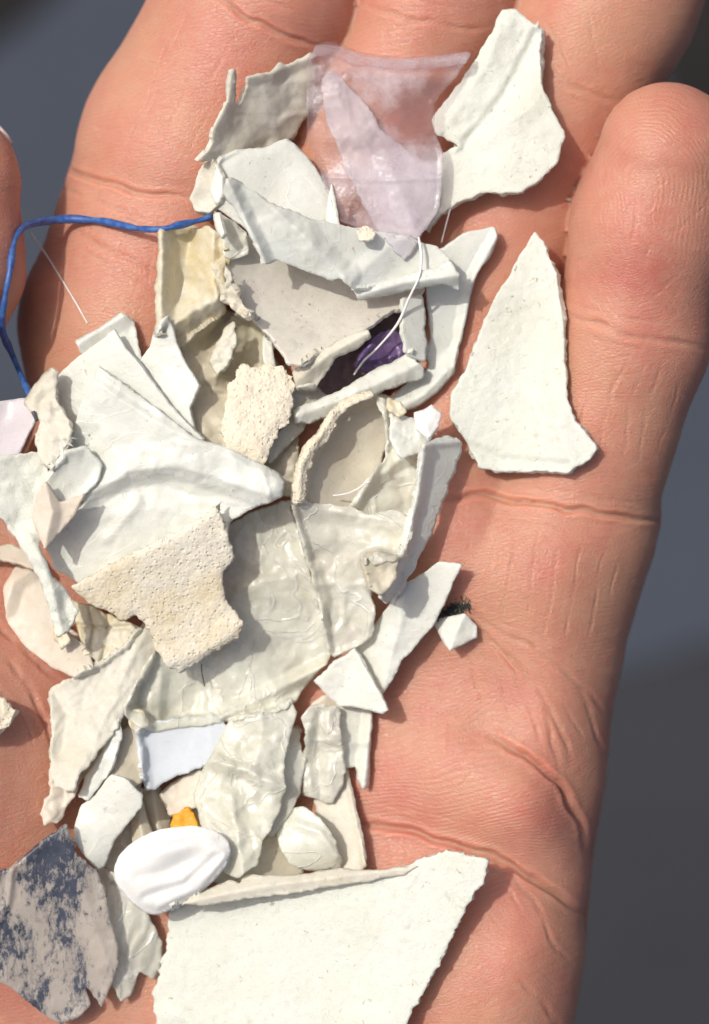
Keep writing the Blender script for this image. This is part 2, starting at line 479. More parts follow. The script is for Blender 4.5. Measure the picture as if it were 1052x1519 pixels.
def mesh_sdf(fn, lo, hi, h):
    ax = [np.arange(lo[i], hi[i] + h, h) for i in range(3)]
    n = [len(a) for a in ax]
    F = np.empty(n, np.float32)
    B_ = 8
    bs = [np.arange(0, n[i], B_) for i in range(3)]
    bc_ = np.stack(np.meshgrid(*[ax[i][0] + (bs[i] + (B_ - 1) / 2) * h for i in range(3)], indexing='ij'), -1).reshape(-1, 3)
    bd = fn(bc_)
    bi = np.stack(np.meshgrid(*bs, indexing='ij'), -1).reshape(-1, 3)
    for (i, j, k), d in zip(bi.tolist(), bd.tolist()):
        F[i:i + B_, j:j + B_, k:k + B_] = d
    near = bi[np.abs(bd) < B_ * h * 1.05]
    loc = np.stack(np.meshgrid(*[np.arange(B_)] * 3, indexing='ij'), -1).reshape(-1, 3)
    for c0 in range(0, len(near), 400):
        ii = (near[c0:c0 + 400, None, :] + loc[None]).reshape(-1, 3)
        ii = ii[(ii < np.array(n)).all(1)]
        F[tuple(ii.T)] = fn(np.array(lo) + ii * h)
    neg = F < 0
    c = sum(neg[i:n[0] - 1 + i, j:n[1] - 1 + j, k:n[2] - 1 + k].astype(np.int8) for i in (0, 1) for j in (0, 1) for k in (0, 1))
    cell = (c > 0) & (c < 8)
    idx = np.full(cell.shape, -1, np.int64); idx[cell] = np.arange(cell.sum())
    I = np.argwhere(cell)
    acc = np.zeros((len(I), 3)); cnt = np.zeros(len(I))
    corners = [(i, j, k) for i in (0, 1) for j in (0, 1) for k in (0, 1)]
    for a in corners:
        for b in corners:
            if sum(b) - sum(a) == 1 and all(y >= x for x, y in zip(a, b)):
                fa = F[I[:, 0] + a[0], I[:, 1] + a[1], I[:, 2] + a[2]]; fb = F[I[:, 0] + b[0], I[:, 1] + b[1], I[:, 2] + b[2]]
                m = (fa < 0) != (fb < 0)
                t = np.where(m, fa / np.where(m, fa - fb, 1), 0)
                pa = np.array(a, float); pb = np.array(b, float)
                acc[m] += (pa + t[:, None] * (pb - pa))[m]; cnt[m] += 1
    V = np.array(lo) + (I + acc / cnt[:, None]) * h
    Q = []
    for ax_ in range(3):
        s0 = [slice(1, n[i] - 1) for i in range(3)]; s1 = list(s0)
        s0[ax_] = slice(0, n[ax_] - 1); s1[ax_] = slice(1, n[ax_])
        x = neg[tuple(s0)] != neg[tuple(s1)]
        E = np.argwhere(x)
        off = np.array([1, 1, 1]); off[ax_] = 0
        E = E + off
        flip = neg[tuple(E.T)]
        o1, o2 = [(1, 2), (2, 0), (0, 1)][ax_]
        q = []
        for da, db in ((0, 0), (-1, 0), (-1, -1), (0, -1)):
            e = E.copy(); e[:, o1] += da; e[:, o2] += db
            q.append(idx[tuple(e.T)])
        q = np.stack(q, -1)
        q[~flip] = q[~flip][:, ::-1]
        Q.append(q)
    return V, np.concatenate(Q)


def project(fn, V, it=2):
    e = 1.5
    for _ in range(it):
        d = fn(V)
        g = np.stack([fn(V + np.array(o) * e) - d for o in ((1, 0, 0), (0, 1, 0), (0, 0, 1))], -1)
        g /= np.linalg.norm(g, axis=1, keepdims=True) + 1e-9
        V = V - g * d[:, None]
    return V, g


def refine(V, faces, sel):
    """split the selected quads in four; neighbours take the new edge points as extra corners"""
    nv = len(V)
    q = faces
    ed = np.stack([q, np.roll(q, -1, 1)], -1)                  # n,4,2
    key = np.sort(ed, -1); key = key[..., 0] * nv + key[..., 1]
    uk = np.unique(key[sel])
    mid = 0.5 * (V[uk // nv] + V[uk % nv])
    cen = V[q[sel]].mean(1)
    ms = nv + np.searchsorted(uk, key[sel])                    # s,4
    cs = nv + len(uk) + np.arange(sel.sum())
    qs = q[sel]
    new = np.concatenate([np.stack([qs[:, i], ms[:, i], cs, ms[:, i - 1]], -1) for i in range(4)])
    qo = q[~sel]; ko = key[~sel]
    pos = np.clip(np.searchsorted(uk, ko), 0, len(uk) - 1)
    has = uk[pos] == ko
    anyh = has.any(1)
    ngons = []
    for a, h, p_ in zip(qo[anyh], has[anyh], pos[anyh]):
        r = []
        for i in range(4):
            r.append(int(a[i]))
            if h[i]: r.append(int(nv + p_[i]))
        ngons.append(r)
    return np.concatenate([V, mid, cen]), new, qo[~anyh], ngons


CREASES = [  # polyline, width, depth
    ([(60, 235), (130, 262), (200, 285), (290, 296)], 11, 8), ([(80, 272), (150, 302), (235, 326)], 8, 4), ([(98, 332), (160, 372), (232, 400), (310, 408)], 10, 6),
    ([(110, 360), (170, 400), (240, 430)], 6, 3), ([(310, -12), (372, 30), (440, 62), (490, 72)], 11, 7), ([(350, -40), (410, 4), (470, 34)], 8, 4),
    ([(250, 60), (215, 150), (180, 240)], 4, 2.2), ([(300, 80), (262, 160), (230, 250)], 4, 2.2), ([(330, 130), (290, 200), (262, 260)], 4, 2), ([(170, 420), (150, 500), (140, 560)], 4, 2), ([(205, 410), (190, 480), (178, 540)], 4, 2),
    ([(150, 250), (135, 330), (120, 400)], 4, 2.4), ([(200, 300), (180, 360), (165, 420)], 4, 2.4), ([(240, 310), (225, 380), (215, 450)], 4, 2), ([(280, 20), (240, 110), (205, 200)], 4, 2.4), ([(340, 60), (300, 140)], 4, 2), ([(120, 180), (180, 200), (250, 230)], 4, 2), ([(150, 130), (220, 150), (300, 180)], 4, 2), ([(180, 80), (250, 95), (330, 120)], 4, 2),
    ([(525, 2), (600, 25), (680, 42), (748, 36)], 9, 5), ([(540, -20), (610, 0), (700, 12)], 6, 3),
    ([(800, 92), (860, 132), (920, 152), (985, 150)], 10, 6), ([(820, 128), (880, 160), (930, 172)], 6, 3), ([(800, 20), (830, 60), (850, 110)], 4, 2), ([(870, 10), (880, 60), (890, 120)], 4, 2), ([(815, 250), (835, 330)], 5, 2),
    ([(828, 466), (880, 478), (930, 498), (990, 506), (1066, 522)], 10, 8), ([(836, 486), (900, 506), (960, 520)], 6, 3), ([(850, 450), (920, 470), (1000, 480)], 5, 2.5),
    ([(905, 510), (872, 570), (855, 650)], 5, 4), ([(935, 520), (905, 590), (885, 680)], 5, 4), ([(985, 536), (962, 600), (945, 690)], 5, 3), ([(962, 530), (935, 600), (920, 690)], 4, 2.5), ([(1010, 560), (985, 640), (970, 700)], 4, 2),
    ([(1056, 360), (1005, 410), (960, 446)], 4, 3), ([(1056, 296), (1010, 335), (985, 350)], 4, 3), ([(945, 290), (938, 350), (920, 430)], 5, 3), ([(970, 330), (955, 400), (950, 450)], 4, 2.2), ([(910, 300), (900, 380), (890, 440)], 4, 2), ([(1030, 400), (1000, 440), (980, 470)], 3, 2),
    ([(645, 744), (720, 733), (790, 745), (860, 757), (940, 768), (995, 774)], 12, 10), ([(745, 712), (850, 732), (965, 748)], 6, 3), ([(700, 760), (800, 775), (900, 792)], 5, 2),
    ([(765, 785), (756, 850), (745, 930)], 4, 2.5), ([(800, 780), (787, 860), (777, 935)], 4, 3), ([(832, 792), (820, 870), (806, 950)], 4, 3), ([(862, 798), (850, 880), (836, 952)], 4, 2.5), ([(897, 812), (882, 900), (870, 950)], 4, 2.5), ([(735, 790), (725, 860), (720, 900)], 4, 2), ([(700, 780), (692, 850)], 4, 1.6), ([(925, 810), (905, 890)], 4, 2), ([(752, 868), (812, 880)], 3, 2), ([(760, 905), (830, 918)], 3, 1.5),
    ([(690, 905), (740, 935), (790, 958), (850, 1010), (912, 1070)], 8, 6), ([(700, 920), (752, 972), (800, 1022), (832, 1085), (852, 1140)], 8, 6), ([(715, 938), (762, 1000), (788, 1060), (806, 1112)], 6, 4), ([(700, 952), (742, 1012), (757, 1066)], 6, 4), ([(692, 962), (704, 1010), (718, 1050)], 5, 3), ([(730, 918), (800, 942), (870, 990)], 5, 3), ([(780, 990), (830, 1040), (870, 1100)], 5, 3), ([(740, 925), (775, 940), (805, 950)], 3, 2),
    ([(715, 1086), (780, 1118), (832, 1160), (862, 1212), (876, 1268)], 13, 12), ([(806, 1040), (822, 1110), (838, 1152)], 8, 5), ([(852, 1010), (882, 1080), (900, 1140)], 8, 5), ([(690, 1140), (740, 1120), (790, 1130)], 4, 1.8), ([(650, 1195), (700, 1150), (735, 1125)], 4, 2),
    ([(520, 1220), (600, 1232), (660, 1250), (730, 1272), (790, 1300), (842, 1332), (880, 1362)], 13, 14), ([(738, 1280), (792, 1332), (822, 1400), (856, 1446)], 7, 5), ([(700, 1275), (760, 1325), (785, 1370)], 5, 3), ([(760, 1446), (812, 1492), (842, 1540)], 8, 6), ([(735, 1400), (790, 1430), (830, 1462)], 4, 2), ([(780, 1340), (840, 1372), (866, 1400)], 4, 2),
    ([(560, 1262), (640, 1270), (700, 1290)], 5, 2.5), ([(545, 1190), (640, 1205), (740, 1240)], 4, 2),
    ([(-20, 905), (20, 950), (62, 992), (100, 1016)], 9, 8), ([(-10, 960), (40, 1012), (64, 1062), (84, 1120)], 9, 7), ([(-20, 1000), (30, 1052), (52, 1110)], 6, 4),
    ([(40, 620), (20, 700), (10, 780)], 8, 4), ([(545, 1440), (600, 1519)], 6, 3),
]
XLO, XHI = (-520, -620, -620), (1260, 2520, 240)
V, Q = mesh_sdf(hand_sdf, XLO, XHI, 12.0)
V, G = project(hand_sdf, V, 1)


def frame_sel(V, q, gr):
    c = V[q].mean(1)
    return (c[:, 0] > -70) & (c[:, 0] < 1130) & (c[:, 1] > -70) & (c[:, 1] < 1590) & (gr[q].mean(1)[:, 2] > -0.25)


sel = frame_sel(V, Q, G)
V, qa, qb, ng1 = refine(V, Q, sel)
V, G = project(hand_sdf, V, 1)
# a second and third split of the quads made above
qall = np.concatenate([qa, qb])
sel = np.zeros(len(qall), bool); sel[:len(qa)] = frame_sel(V, qa, G)
c = V[qall].mean(1)
sel[:len(qa)] &= G[qa].mean(1)[:, 2] > 0.02
sel &= (c[:, 0] > -50) & (c[:, 0] < 1110) & (c[:, 1] > -50) & (c[:, 1] < 1570)
V, qa, qb, ng2 = refine(V, qall, sel)
V, G = project(hand_sdf, V, 1)
hand_base = V.copy()
up = G[:, 2] > -0.1
disp = np.zeros(len(V))
for pts, w, dep in CREASES:
    pa = np.array(pts)
    lo = pa.min(0) - 4 * w; hi = pa.max(0) + 4 * w
    m = np.where(up & (V[:, 0] > lo[0]) & (V[:, 0] < hi[0]) & (V[:, 1] > lo[1]) & (V[:, 1] < hi[1]))[0]
    if not len(m): continue
    wu = V[m, 0] + 6 * noise2(V[m, 0] / 30, V[m, 1] / 30, 5); wv = V[m, 1] + 6 * noise2(V[m, 0] / 28, V[m, 1] / 28, 6)
    d, _ = seg_dist(wu, wv, pts)
    e0 = np.hypot(V[m, 0] - pa[0, 0], V[m, 1] - pa[0, 1]); e1 = np.hypot(V[m, 0] - pa[-1, 0], V[m, 1] - pa[-1, 1])
    tap = np.clip(np.minimum(e0, e1) / (5.0 * w), 0.0, 1) * np.clip(0.75 + 1.3 * fbm(V[m, 0] / 26, V[m, 1] / 26, 8, 2), 0.1, 1.4)
    main = w >= 11 or dep >= 9; ww = w * 0.5; dep = dep * (0.95 if main else 0.45); ww = ww * (0.66 if main else 0.85)
    if main: tap = np.clip(np.minimum(e0, e1) / (5.0 * w), 0.0, 1)
    if main: disp[m] -= 0.55 * dep * np.exp(-(d / (2.6 * w)) ** 2)
    disp[m] += tap * dep * (-np.exp(-(d / ww) ** 2) + 0.17 * np.exp(-((d - 2.1 * ww) / ww) ** 2))
mt = up
disp[mt] += 2.0 * fbm(V[mt, 0] / 75, V[mt, 1] / 75, 9, 2) + 0.5 * fbm(V[mt, 0] / 16, V[mt, 1] / 11, 19, 2)
V = V + G * disp[:, None]
u_, v_ = V[:, 0], V[:, 1]
red = (0.9 * gauss(u_, v_, (945, 390), 60, 100) + 0.6 * gauss(u_, v_, (1030, 200), 60, 110) + 0.5 * gauss(u_, v_, (600, 1150), 110, 130)
       + 0.45 * gauss(u_, v_, (790, 1180), 110, 90) + 0.5 * gauss(u_, v_, (800, 820), 60, 60) + 0.35 * gauss(u_, v_, (-20, 350), 90, 160)
       + 0.4 * gauss(u_, v_, (330, 40), 90, 80) + 0.4 * gauss(u_, v_, (640, -10), 90, 60) + 0.3 * gauss(u_, v_, (700, 1420), 120, 100))
red = red + 0.35 * np.clip(0.2 + fbm(u_ / 120, v_ / 120, 37), 0, 1)
red = np.clip(red * (0.8 + 0.8 * fbm(u_ / 45, v_ / 45, 31)), 0, 1)
du, dv = u_ - 958, v_ - 262
ph1 = np.sqrt(du ** 2 + np.where(dv > 0, 0.35 * dv, dv * 0.95) ** 2 + 60) / 6.9 * 2 * math.pi + 9 * fbm(u_ / 50, v_ / 50, 41)
am1 = np.clip(1.5 * gauss(u_, v_, (985, 260), 95, 140), 0, 1) * (u_ > 820) * np.clip(0.75 + 1.5 * fbm(u_ / 22, v_ / 22, 45), 0.1, 1)
ph2 = (v_ * 0.96 + u_ * 0.22 + 60 * fbm(u_ / 170, v_ / 170, 43, 2)) / 6.6 * 2 * math.pi
am2 = np.clip(0.5 + 1.2 * gauss(u_, v_, (640, 1190), 150, 110), 0, 1) * (0.4 + 1.2 * np.clip(0.5 + fbm(u_ / 50, v_ / 50, 47), 0, 1)) * (1 - np.clip(am1 * 1.5, 0, 1))

faces = [tuple(f) for f in qa.tolist()] + [tuple(f) for f in qb.tolist()] + [tuple(f) for f in ng1] + [tuple(f) for f in ng2]
# first-round n-gons share edges with quads split later only outside the frame
me = bpy.data.meshes.new('hand')
me.from_pydata(P(V[:, 0], V[:, 1], V[:, 2]).tolist(), [], faces)
me.polygons.foreach_set('use_smooth', np.ones(len(me.polygons), bool))
for nm, ar in (('red', red), ('phase1', ph1), ('amp1', am1), ('phase2', ph2), ('amp2', am2)):
    at = me.attributes.new(nm, 'FLOAT', 'POINT'); at.data.foreach_set('value', ar.astype(np.float32))
me.materials.append(M['skin'])
hand = link(bpy.data.objects.new('hand', me))
tag(hand, 'open left hand, palm up, fingers spread under the heap of plastic scraps', 'hand')

nv_, nf_ = [], []
for i in range(13):
    for j in range(9):
        ph = math.radians(-110 + i * 6.5); th_ = math.radians(-72 + j * 7.2)
        rr = 108.5 + 1.5 * math.cos((i - 6) / 6 * 1.5)
        nv_.append((-76 + rr * math.cos(th_) * math.cos(ph), 270 + rr * math.cos(th_) * math.sin(ph), 20 + rr * math.sin(th_)))
nv_ = np.array(nv_)
for i in range(12):
    for j in range(8): nf_.append((i * 9 + j, (i + 1) * 9 + j, (i + 1) * 9 + j + 1, i * 9 + j + 1))
me = bpy.data.meshes.new('fingernail'); me.from_pydata(P(nv_[:, 0], nv_[:, 1], nv_[:, 2]).tolist(), [], nf_); me.materials.append(M['nail'])
me.polygons.foreach_set('use_smooth', np.ones(len(me.polygons), bool))
nail = link(bpy.data.objects.new('fingernail', me), hand); nail['label'] = 'pale thumbnail edge'
sol = nail.modifiers.new('thickness', 'SOLIDIFY'); sol.thickness = 0.0005; sol.offset = -1

# ------------------------------------------------------------------ height of whatever lies topmost, layout grid
GS = 4
gu = np.arange(-120, 1180, GS).astype(float); gvv = np.arange(-120, 1660, GS).astype(float)
UU, VV = np.meshgrid(gu, gvv, indexing='ij')
top = np.full(UU.shape, -400.0)
zt = np.arange(150, -330, -6.0)
todo = np.ones(UU.size, bool); prev = np.full(UU.size, 1e3); hz = np.full(UU.size, -330.0)
fu, fv = UU.ravel(), VV.ravel()
for z in zt:
    ix = np.where(todo)[0]
    d = hand_sdf(np.stack([fu[ix], fv[ix], np.full(len(ix), z)], -1))
    hit = d < 0
    hz[ix[hit]] = z + 6 * (-d[hit]) / (prev[ix[hit]] - d[hit] + 1e-6)
    prev[ix] = d
    todo[ix[hit]] = False
top = hz.reshape(UU.shape)


def sample(Hm, u, v):
    x = np.clip((u - gu[0]) / GS, 0, len(gu) - 1.001); y = np.clip((v - gvv[0]) / GS, 0, len(gvv) - 1.001)
    i = x.astype(int); j = y.astype(int); fx = x - i; fy = y - j
    return (Hm[i, j] * (1 - fx) + Hm[i + 1, j] * fx) * (1 - fy) + (Hm[i, j + 1] * (1 - fx) + Hm[i + 1, j + 1] * fx) * fy


def blur(Hm, r):
    w = 2 * r + 1
    for _ in range(2):
        c = np.cumsum(np.pad(Hm, ((r + 1, r), (0, 0)), 'edge'), 0); Hm = (c[w:] - c[:-w]) / w
        c = np.cumsum(np.pad(Hm, ((0, 0), (r + 1, r)), 'edge'), 1); Hm = (c[:, w:] - c[:, :-w]) / w
    return Hm


def dilate(Hm, r):
    o = Hm.copy()
    for _ in range(r):
        q = o.copy()
        q[1:] = np.maximum(q[1:], o[:-1]); q[:-1] = np.maximum(q[:-1], o[1:])
        q[:, 1:] = np.maximum(q[:, 1:], o[:, :-1]); q[:, :-1] = np.maximum(q[:, :-1], o[:, 1:])
        o = q
    return o


SEED = [100]
FRAG = 'plastic fragments heaped in the palm'


def smooth_poly(poly, step, jag, jscale, seed, soft):
    p = np.array(poly, float)
    if soft:                       # corner-cutting for pieces with worn outlines
        for _ in range(soft):
            k_ = 0.08 if soft == 1 else 0.25
            a = p * (1 - k_) + np.roll(p, -1, 0) * k_; b = p * k_ + np.roll(p, -1, 0) * (1 - k_)
            p = np.stack([a, b], 1).reshape(-1, 2)
    out = []
    n = len(p)
    for i in range(n):
        a, b = p[i], p[(i + 1) % n]
        L = np.hypot(*(b - a)); k = max(1, int(round(L / step)))
        for j in range(k): out.append(a + (b - a) * j / k)
    o = np.array(out)
    t = np.roll(o, -1, 0) - np.roll(o, 1, 0)
    nn = np.stack([t[:, 1], -t[:, 0]], -1); nn /= np.linalg.norm(nn, axis=1, keepdims=True) + 1e-9
    w = 0.9 * facet(o[:, 0] / jscale, o[:, 1] / jscale, seed) + 0.7 * facet(o[:, 0] / jscale * 2.3, o[:, 1] / jscale * 2.3, seed + 1) + 0.4 * facet(o[:, 0] / jscale * 5.1, o[:, 1] / jscale * 5.1, seed + 2)
    w2 = noise2(o[:, 0] / 4.0, o[:, 1] / 4.0, seed + 3)
    return o + nn * (jag * 2.0 * w + 0.3 * jag * w2)[:, None]


def piece(name, label, poly, mat, th=14, slope=(0, 0), feats=(), n=(3, 55), conf=0.12, jag=1.6, jscale=18, step=3.3, lift=0.0,
          soft=1, parent=None, cat='plastic fragment', sink=0.06, rnd=0.08, micro=0.22, group=FRAG):
    """one fragment: an outline with its own relief and thickness, laid on whatever is already there"""
    global top
    SEED[0] += 7; sd = SEED[0]
    th = th * (0.72 if mat not in ('film', 'film_grey', 'clear', 'lilac_pale') else 0.45)
    B = smooth_poly(poly, step, jag, jscale, sd, soft)
    lo = B.min(0); hi = B.max(0); ctr = B.mean(0)
    # interior points
    xs = np.arange(lo[0], hi[0], step); ys = np.arange(lo[1], hi[1], step * 0.87)
    X, Y = np.meshgrid(xs, ys, indexing='ij'); X = X + (np.arange(len(ys)) % 2) * step * 0.5
    X = X.ravel() + 0.5 * step * noise2(X.ravel() * 0.37, Y.ravel() * 0.37, sd); Y = Y.ravel()
    m = inside(X, Y, B); X = X[m]; Y = Y[m]
    dB, _ = seg_dist(X, Y, B, True)
    m = dB > step * 0.62; X = X[m]; Y = Y[m]; dB = dB[m]
    nb = len(B)
    pts = [Vector(q) for q in B.tolist()] + [Vector((a, b)) for a, b in zip(X.tolist(), Y.tolist())]
    r = delaunay_2d_cdt(pts, [(i, (i + 1) % nb) for i in range(nb)], [], 1, 1e-4)
    pv = np.array([tuple(q) for q in r[0]]); tris = [tuple(f) for f in r[2]]
    # drop loose points
    used = np.zeros(len(pv), bool)
    for f in tris: used[list(f)] = True
    remap = np.cumsum(used) - 1
    tris = np.array([[remap[i] for i in f] for f in tris if len(f) == 3]); pv = pv[used]
    # make every triangle run the same way
    a, b, c_ = pv[tris[:, 0]], pv[tris[:, 1]], pv[tris[:, 2]]
    cr = (b[:, 0] - a[:, 0]) * (c_[:, 1] - a[:, 1]) - (b[:, 1] - a[:, 1]) * (c_[:, 0] - a[:, 0])
    tris[cr > 0] = tris[cr > 0][:, ::-1]

    def relief(u, v, dist):
        z = 1.35 * (slope[0] * (u - ctr[0]) + slope[1] * (v - ctr[1]))
        if n[0]:
            z = z + n[0] * (1.3 * noise2(u / n[1], v / n[1], sd) + 1.5 * facet(u / n[1], v / n[1], sd + 1) + 0.5 * facet(u / n[1] * 2.3, v / n[1] * 2.3, sd + 3))
        z = z + micro * 2 * fbm(u / 9.0, v / 9.0, sd + 2, 2)
        for ft in feats:
            if ft[0] == 'fold':       # tent along a polyline: height, width on the left, width on the right, power
                _, pl, h, wl, wr, pw = ft
                d, sgn = seg_dist(u, v, pl)
                d = d + 0.12 * min(wl, wr) * 2 * fbm(u / 22, v / 22, sd + 4)
                w = np.where(sgn > 0, wr, wl)
                z = z + h * np.clip(1 - d / w, 0, 1) ** pw
            elif ft[0] == 'rim':
                z = z + ft[1] * np.exp(-(dist / ft[2]) ** 2)
            elif ft[0] == 'bump':
                _, cx, cy, rx, ry, ang, h = ft
                ca, sa = math.cos(math.radians(ang)), math.sin(math.radians(ang))
                x = (u - cx) * ca + (v - cy) * sa; y = -(u - cx) * sa + (v - cy) * ca
                z = z + h * np.exp(-(x / rx) ** 2 - (y / ry) ** 2)
            elif ft[0] == 'bend':     # parabola across a direction (degrees in the layout), height at one half-width
                _, ang, half, h = ft
                ca, sa = math.cos(math.radians(ang)), math.sin(math.radians(ang))
                x = ((u - ctr[0]) * ca + (v - ctr[1]) * sa) / half
                z = z + h * x * x
            elif ft[0] == 'ribs':     # parallel grooves: angle, spacing, height
                _, ang, sp, h = ft
                ca, sa = math.cos(math.radians(ang)), math.sin(math.radians(ang))
                x = (u * ca + v * sa) + sp * 1.6 * fbm(u / 60, v / 60, sd + 8)
                z = z + h * np.sin(x / sp * 2 * math.pi)
            elif ft[0] == 'crumple':  # creased facets
                _, sc, h = ft
                z = z + h * 1.2 * facet(u / sc, v / sc, sd + 11) + h * 0.6 * facet(u / sc * 2.1 + 3, v / sc * 2.1, sd + 12) + h * 0.22 * facet(u / sc * 4.7 + 3, v / sc * 4.7, sd + 14)
                z = z + h * 0.22 * np.clip(1 - 7 * np.abs(noise2(u / sc * 0.9 + 3, v / sc * 0.9, sd + 13)), 0, 1)
        return z - 0.35 * rnd * min(th, 12) * np.exp(-(dist / 2.6) ** 2)

    m = np.zeros(UU.shape, bool)
    i0, i1 = np.searchsorted(gu, lo[0]), np.searchsorted(gu, hi[0]); j0, j1 = np.searchsorted(gvv, lo[1]), np.searchsorted(gvv, hi[1])
    m[i0:i1, j0:j1] = inside(UU[i0:i1, j0:j1], VV[i0:i1, j0:j1], B)
    if m.sum() < 3:
        i = int(np.clip((ctr[0] - gu[0]) / GS, 0, len(gu) - 1)); j = int(np.clip((ctr[1] - gvv[0]) / GS, 0, len(gvv) - 1))
        m[i, j] = True
    bl = blur(top, 7)
    uu, vv, hh = UU[m], VV[m], top[m]
    hc = np.maximum(hh, np.percentile(hh, 12))
    A = np.stack([uu - ctr[0], vv - ctr[1], np.ones(len(uu))], -1)
    if len(uu) > 8:
        wts = 1.0
        pl = np.linalg.lstsq(A, hc, rcond=None)[0]
        mag = np.hypot(pl[0], pl[1])
        if mag > 0.22: pl[:2] *= 0.22 / mag
    else: pl = np.array([0, 0, hc.mean()])
    floor_ = np.percentile(hh, 12)
    blc = np.maximum(bl, floor_)

    def zbase(u, v):
        return (1 - conf) * (pl[0] * (u - ctr[0]) + pl[1] * (v - ctr[1]) + pl[2]) + conf * sample(blc, u, v)

    dg, _ = seg_dist(uu, vv, B, True)
    zg = zbase(uu, vv) + relief(uu, vv, dg)
    off = np.percentile(hh + th - zg, 100 * (1 - sink)) + lift + (13 if parent is None else 0)
    hd = dilate(top, 1)
    hs = blur(hd, 1)
    hs = np.maximum(hs, top) if parent is None else top

    def zfinal(u, v, dist):
        z = zbase(u, v) + relief(u, v, dist) + off
        fl = sample(hs, u, v) + th * 0.55 + 1.5 - (4 if parent is not None else 0)
        k = 5.0
        return np.where(z > fl + k, z, np.where(z < fl - k, fl + 0.0, fl + (z - fl + k) ** 2 / (4 * k)))

    zg = zfinal(uu, vv, dg)
    dv_, _ = seg_dist(pv[:, 0], pv[:, 1], B, True)
    z = zfinal(pv[:, 0], pv[:, 1], dv_)
    top[m] = np.maximum(top[m], zg)
    # build top, wall, underside
    W = P(pv[:, 0], pv[:, 1], z)
    nrm = np.zeros_like(W)
    fn = np.cross(W[tris[:, 1]] - W[tris[:, 0]], W[tris[:, 2]] - W[tris[:, 0]])
    for k in range(3): np.add.at(nrm, tris[:, k], fn)
    nrm /= np.linalg.norm(nrm, axis=1, keepdims=True) + 1e-12
    nrm[nrm[:, 2] < 0] *= -1
    thv = th * (1 + 0.25 * 2 * fbm(pv[:, 0] / 40, pv[:, 1] / 40, sd + 21))
    Wb = W - nrm * (thv * S)[:, None]
    # boundary edges
    e = np.concatenate([tris[:, [0, 1]], tris[:, [1, 2]], tris[:, [2, 0]]])
    key = np.sort(e, 1); key = key[:, 0] * len(pv) + key[:, 1]
    uq, inv, cnt = np.unique(key, return_inverse=True, return_counts=True)
    be = e[cnt[inv] == 1]
    N = len(pv)
    bid = np.unique(be)
    ring = {int(i): 2 * N + k for k, i in enumerate(bid)}
    # a middle ring standing a little proud gives the broken edge a rounded, uneven face
    bc = np.zeros((N, 3)); tdir = W[be[:, 1]] - W[be[:, 0]]
    on = np.cross(tdir, nrm[be[:, 0]])
    np.add.at(bc, be[:, 0], on); np.add.at(bc, be[:, 1], on)
    bc /= np.linalg.norm(bc, axis=1, keepdims=True) + 1e-12
    pr = (0.03 * th + 0.20 * th * fbm(pv[:, 0] / 7, pv[:, 1] / 7, sd + 23)) * S
    Wm = (0.5 * (W + Wb) + bc * np.clip(pr, -2 * S, 3 * S)[:, None])[bid]
    verts = np.concatenate([W, Wb, Wm])
    fs = [tuple(t) for t in tris.tolist()] + [(t[2] + N, t[1] + N, t[0] + N) for t in tris.tolist()]
    for a, b in be.tolist():
        fs.append((b, a, ring[a], ring[b])); fs.append((ring[b], ring[a], a + N, b + N))
    ob_c = verts.mean(0)
    if parent is not None: ob_c = np.array(parent.location)
    me = bpy.data.meshes.new(name)
    me.from_pydata((verts - ob_c).tolist(), [], fs)
    smf = np.zeros(len(me.polygons), bool); smf[:2 * len(tris)] = True
    me.polygons.foreach_set('use_smooth', smf)
    me.materials.append(M[mat])
    o = bpy.data.objects.new(name, me)
    link(o, parent)
    if parent is None:
        o.location = ob_c; tag(o, label, cat, group)
    elif label: o['label'] = label
    return o


def compound(name, label, cat, at, z=0.0):
    e = bpy.data.objects.new(name, None); e.empty_display_size = 0.004
    e.location = P(np.array(float(at[0])), np.array(float(at[1])), np.array(float(z))).tolist()
    link(e); tag(e, label, cat, FRAG)
    return e


